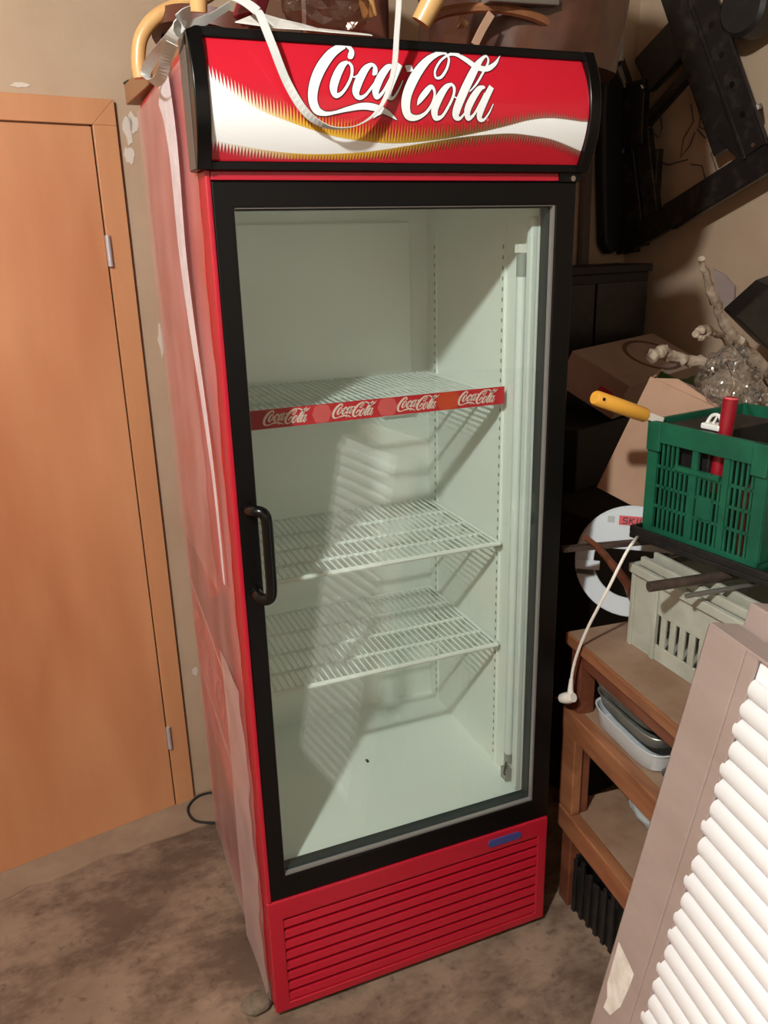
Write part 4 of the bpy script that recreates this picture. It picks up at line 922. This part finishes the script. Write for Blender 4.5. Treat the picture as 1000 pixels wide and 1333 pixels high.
o = MB().prism([(1.8, 0.8246, 1.506), (1.809, 0.7808, 1.489), (1.817, 0.7411, 1.454), (1.818, 0.738, 1.407), (1.813, 0.7596, 1.381), (1.805, 0.8021, 1.433)], (-0.008, -0.002, 0)).build('wall_scrap', 'cardboard_mauve'); tag(o, 'torn pale paper scrap stuck on the right wall', 'paper')

# ================================================================ STEEL SEAT FRAME HUNG ON THE RIGHT WALL
sf = thing('seat_frame', 'black steel seat frame with wire springs hung on the right wall', 'seat frame', (1.746, 0.7191, 1.843))
RN = V((0.98, 0.197, 0))
def plate(name, a, c, w, th, mname='steel_black', bev=0.004):
    return MB().bar(a, c, th, w, (V(c)-V(a)).cross(RN)).build(name, mname, sf, bevel=bev)
ch_ = plate('channel_bar', (1.671, 0.8804, 2.339), (1.723, 0.6237, 1.837), 0.080, 0.030)
A, C = V((1.66, 0.8679, 2.335)), V((1.712, 0.6127, 1.836)); dv = (C-A).normalized(); sv = dv.cross(RN).normalized()
for s in (-1, 1): MB().bar(A+sv*0.036*s, C+sv*0.036*s, 0.010, 0.012, sv).build('flange', 'steel_black', sf, bevel=0.002)
for k in range(5):
    q = A+(C-A)*(0.28+0.17*k); MB().tube([q-RN*0.003, q+RN*0.012], [0.009 if k != 4 else 0.006]*2, 12).build('bolt_hole', 'black_gloss' if k != 4 else 'chrome', sf, smooth=True)
plate('side_bar', (1.684, 0.9859, 2.346), (1.734, 0.7399, 1.861), 0.095, 0.035)
plate('side_bar', (1.721, 0.8032, 1.958), (1.739, 0.6679, 1.848), 0.070, 0.03)
br_ = plate('cross_rail', (1.75, 0.5263, 1.854), (1.681, 0.9179, 1.669), 0.085, 0.035)
A, C = V((1.744, 0.5198, 1.853)), V((1.673, 0.9092, 1.669)); sv = (C-A).normalized().cross(RN).normalized()
for s in (-1, 1): MB().bar(A+sv*0.038*s, C+sv*0.038*s, 0.008, 0.010, sv).build('flange', 'steel_black', sf, bevel=0.002)
plate('padded_arm', (1.706, 0.9197, 2.219), (1.672, 1.087, 2.108), 0.13, 0.04, 'black_plastic', 0.012)
plate('diagonal_rod', (1.704, 0.8859, 2.102), (1.671, 1.054, 1.967), 0.035, 0.03)
MB().tube([(1.693, 0.887, 2.08), (1.664, 1.034, 1.969)], 0.008, 10).build('linkage_rod', 'black_gloss', sf, smooth=True)
plate('hinge_plate', (1.64, 1.207, 2.196), (1.661, 1.1, 1.996), 0.045, 0.03)
plate('hinge_plate', (1.654, 1.094, 2.097), (1.655, 1.089, 1.9), 0.085, 0.03)
plate('side_bar', (1.656, 1.166, 2.075), (1.683, 1.12, 1.556), 0.085, 0.03)
plate('side_bar', (1.675, 1.073, 1.946), (1.704, 1.016, 1.63), 0.060, 0.03)
plate('cross_rail', (1.689, 0.8993, 1.68), (1.671, 1.133, 1.587), 0.075, 0.03)
MB().tube([(1.651, 1.065, 2.077), (1.653, 1.055, 2.066)], 0.009, 10).build('shiny_nut', 'chrome', sf, smooth=True)
MB().tube([(1.631, 1.165, 2.147), (1.638, 1.131, 2.08)], 0.010, 10).build('bright_lever', 'rod_grey', sf, smooth=True)
plate('side_bar', (1.657, 1.232, 2.061), (1.675, 1.195, 1.634), 0.06, 0.03)
plate('side_bar', (1.692, 1.059, 1.886), (1.701, 1.068, 1.631), 0.10, 0.03)
plate('side_bar', (1.659, 1.124, 1.88), (1.69, 1.072, 1.576), 0.07, 0.03)
kw = V((1.714, 0.707, 2.219)); MB().tube([kw-RN*0.03, kw-RN*0.02, kw+RN*0.05, kw+RN*0.06], [0.062, 0.074, 0.074, 0.062], 24).build('recliner_knob', 'black_plastic', sf, smooth=True)
MB().tube([(1.642, 1.149, 1.93), (1.645, 1.139, 1.881)], 0.010, 8).build('blue_glint', 'badge_blue', sf, smooth=True)  # bluish glint on the steel, built as a small blue stub
SPRINGS = [
 [(1.723, 1.107, 1.998), (1.727, 1.089, 1.944), (1.732, 1.062, 1.923), (1.734, 1.053, 1.954), (1.73, 1.071, 2.017)],
 [(1.755, 0.9476, 2.011), (1.758, 0.9333, 1.958), (1.752, 0.9656, 1.912), (1.751, 0.9713, 1.855), (1.757, 0.9398, 1.887), (1.76, 0.9241, 1.926)],
 [(1.772, 0.8623, 1.989), (1.763, 0.9092, 1.969), (1.763, 0.9116, 1.94), (1.771, 0.8679, 1.919), (1.768, 0.8853, 1.904), (1.762, 0.9166, 1.934)],
 [(1.778, 0.833, 1.876), (1.773, 0.8579, 1.856), (1.779, 0.8293, 1.798), (1.782, 0.8166, 1.781)],
 [(1.759, 0.928, 1.831), (1.768, 0.8874, 1.823), (1.772, 0.8643, 1.766)],
 [(1.725, 1.097, 1.866), (1.741, 1.017, 1.836), (1.756, 0.9441, 1.846)],
 [(1.791, 0.7693, 1.977), (1.789, 0.7796, 1.957), (1.792, 0.7653, 1.923), (1.796, 0.7428, 1.905)],
]
for sp_ in SPRINGS: MB().tube(sp_, 0.0024, 6).build('spring_wire', 'rod_dark', sf)
MB().tube([(1.689, 0.9627, 2.174), (1.771, 1.046, 2.199)], 0.008, 8).build('wall_hook', 'rod_grey', sf, smooth=True)
MB().tube([(1.72, 0.6364, 1.956), (1.833, 0.7363, 1.978)], 0.008, 8).build('wall_hook', 'rod_grey', sf, smooth=True)

# ================================================================ LEANING RIBBED PANELS, right foreground
pa_ = V((-0.16, -0.987, 0)).normalized(); PO = V((0.397, -0.500, 0.0))-pa_*0.027; pb2 = V((0.191, -0.031, 0.981)).normalized(); pn = pa_.cross(pb2).normalized()
def pp_(a, b_, d): return PO+pa_*a+pb2*b_+pn*d
PL, PHt = 0.42, 1.080
rp = thing('ribbed_panel', 'white ribbed panel with mauve cardboard edging leaning at the right front', 'panel', tuple(PO+pa_*0.2))
PTH = 0.050
MB().obox(pp_(0.008, 0.0, -0.006), pa_*(PL-0.01), pb2*(PHt-0.006), -pn*(PTH-0.012)).build('core', 'rib_white', rp)
MB().obox(pp_(0, 0, 0.006), pa_*0.087, pb2*PHt, -pn*0.006).obox(pp_(0, 0, 0.006), pa_*0.004, pb2*PHt, -pn*(PTH+0.004)).build('edge_board', 'cardboard_mauve', rp, bevel=0.0015)
MB().obox(pp_(0.087, 0, 0.0035), pa_*0.024, pb2*PHt, -pn*0.005).build('edge_fold', 'cardboard_mauve', rp, bevel=0.001)
MB().obox(pp_(0, PHt-0.002, 0.004), pa_*PL, pb2*0.005, -pn*PTH).build('top_board', 'cardboard_mauve', rp, bevel=0.001)
npitch = 0.0325; rib0 = None; k = 0
while 0.012+k*npitch < PHt-0.03:
    bb = 0.026+k*npitch; jit = 0.004*math.sin(k*2.3)
    if rib0 is None:
        m = MB(); ns = 10; a0_, a1_ = 0.104, PL
        prf = [(math.cos(math.pi*j/ns)*npitch*0.5, -0.0045+math.sin(math.pi*j/ns)*0.0095) for j in range(ns+1)]
        ends = [a0_-0.002, a0_+0.006, a1_]; scl = [0.55, 1.0, 1.0]
        for e_, s_ in zip(ends, scl):
            for h_, d_ in prf: m.v.append(pp_(e_, bb+h_*s_, -0.004+(d_+0.004)*s_))
        w_ = ns+1
        for i_ in range(2):
            for j in range(ns): m.f.append((i_*w_+j, i_*w_+j+1, (i_+1)*w_+j+1, (i_+1)*w_+j))
            m.f.append((i_*w_, (i_+1)*w_, (i_+1)*w_+ns, i_*w_+ns))
        m.f.append(tuple(range(w_))); m.f.append(tuple(range(2*w_, 3*w_)))
        rib0 = m.build('rib', 'rib_white', rp, smooth=True); bb0 = bb
    else:
        o = rib0.copy(); COL.objects.link(o); o.parent = rp; o.location = pb2*(bb-bb0)+pa_*jit
    k += 1
lb = [pp_(a, b_, 0.0064) for a, b_ in ((0.012, 0.500), (0.067, 0.489), (0.066, 0.465), (0.060, 0.415), (0.043, 0.378), (0.022, 0.372), (0.024, 0.395), (0.014, 0.415))]
MB().prism(lb, pn*0.0008).build('torn_label', 'paper', rp)
sb = thing('flat_package', 'mauve flat cardboard package leaning behind the white ribbed panel', 'package', tuple(PO+pa_*0.2-pn*0.09))
MB().obox(pp_(0.0, 0.0, -0.054)+pb2*0.0, pa_*PL, pb2*(PHt+0.040), -pn*0.045).build('carton', 'cardboard_mauve', sb, bevel=0.003)
MB().obox(pp_(0.05, PHt+0.0395, -0.065), pa_*0.35, pb2*0.004, -pn*0.020).build('tape', 'plaster_white', sb)

# ================================================================ SMALL THINGS ON THE FLOOR AND WALL
o = MB().tube(spline([(0.02, 0.80, 0.006), (0.0238, 0.8361, 0.006), (-0.0234, 0.8369, 0.006), (-0.0609, 0.7945, 0.006), (-0.055, 0.7351, 0.006), (-0.0198, 0.7047, 0.006), (0.03, 0.69, 0.006), (0.10, 0.70, 0.006)], 7), 0.0042, 8).build('black_cable', 'cable_black', smooth=True); tag(o, 'loop of black cable on the floor behind the cooler', 'cable')
o = crumple('rubble_piece', (-0.033, 0.048, 0.014), 0.034, (1.0, 0.8, 0.5), 17, 'stone', 0.18, 2); tag(o, 'small broken concrete lump on the floor by the cooler corner', 'rubble')
o = MB().tube([wp(0.035, 0.0, 1.985), wp(0.035, -0.03, 1.985)], 0.004, 8).tube([wp(0.035, -0.03, 1.985), wp(0.10, -0.035, 1.988)], 0.004, 8).build('wall_hook', 'cable_black', smooth=True); tag(o, 'thin dark hook on the back wall above the cooler side', 'hook')
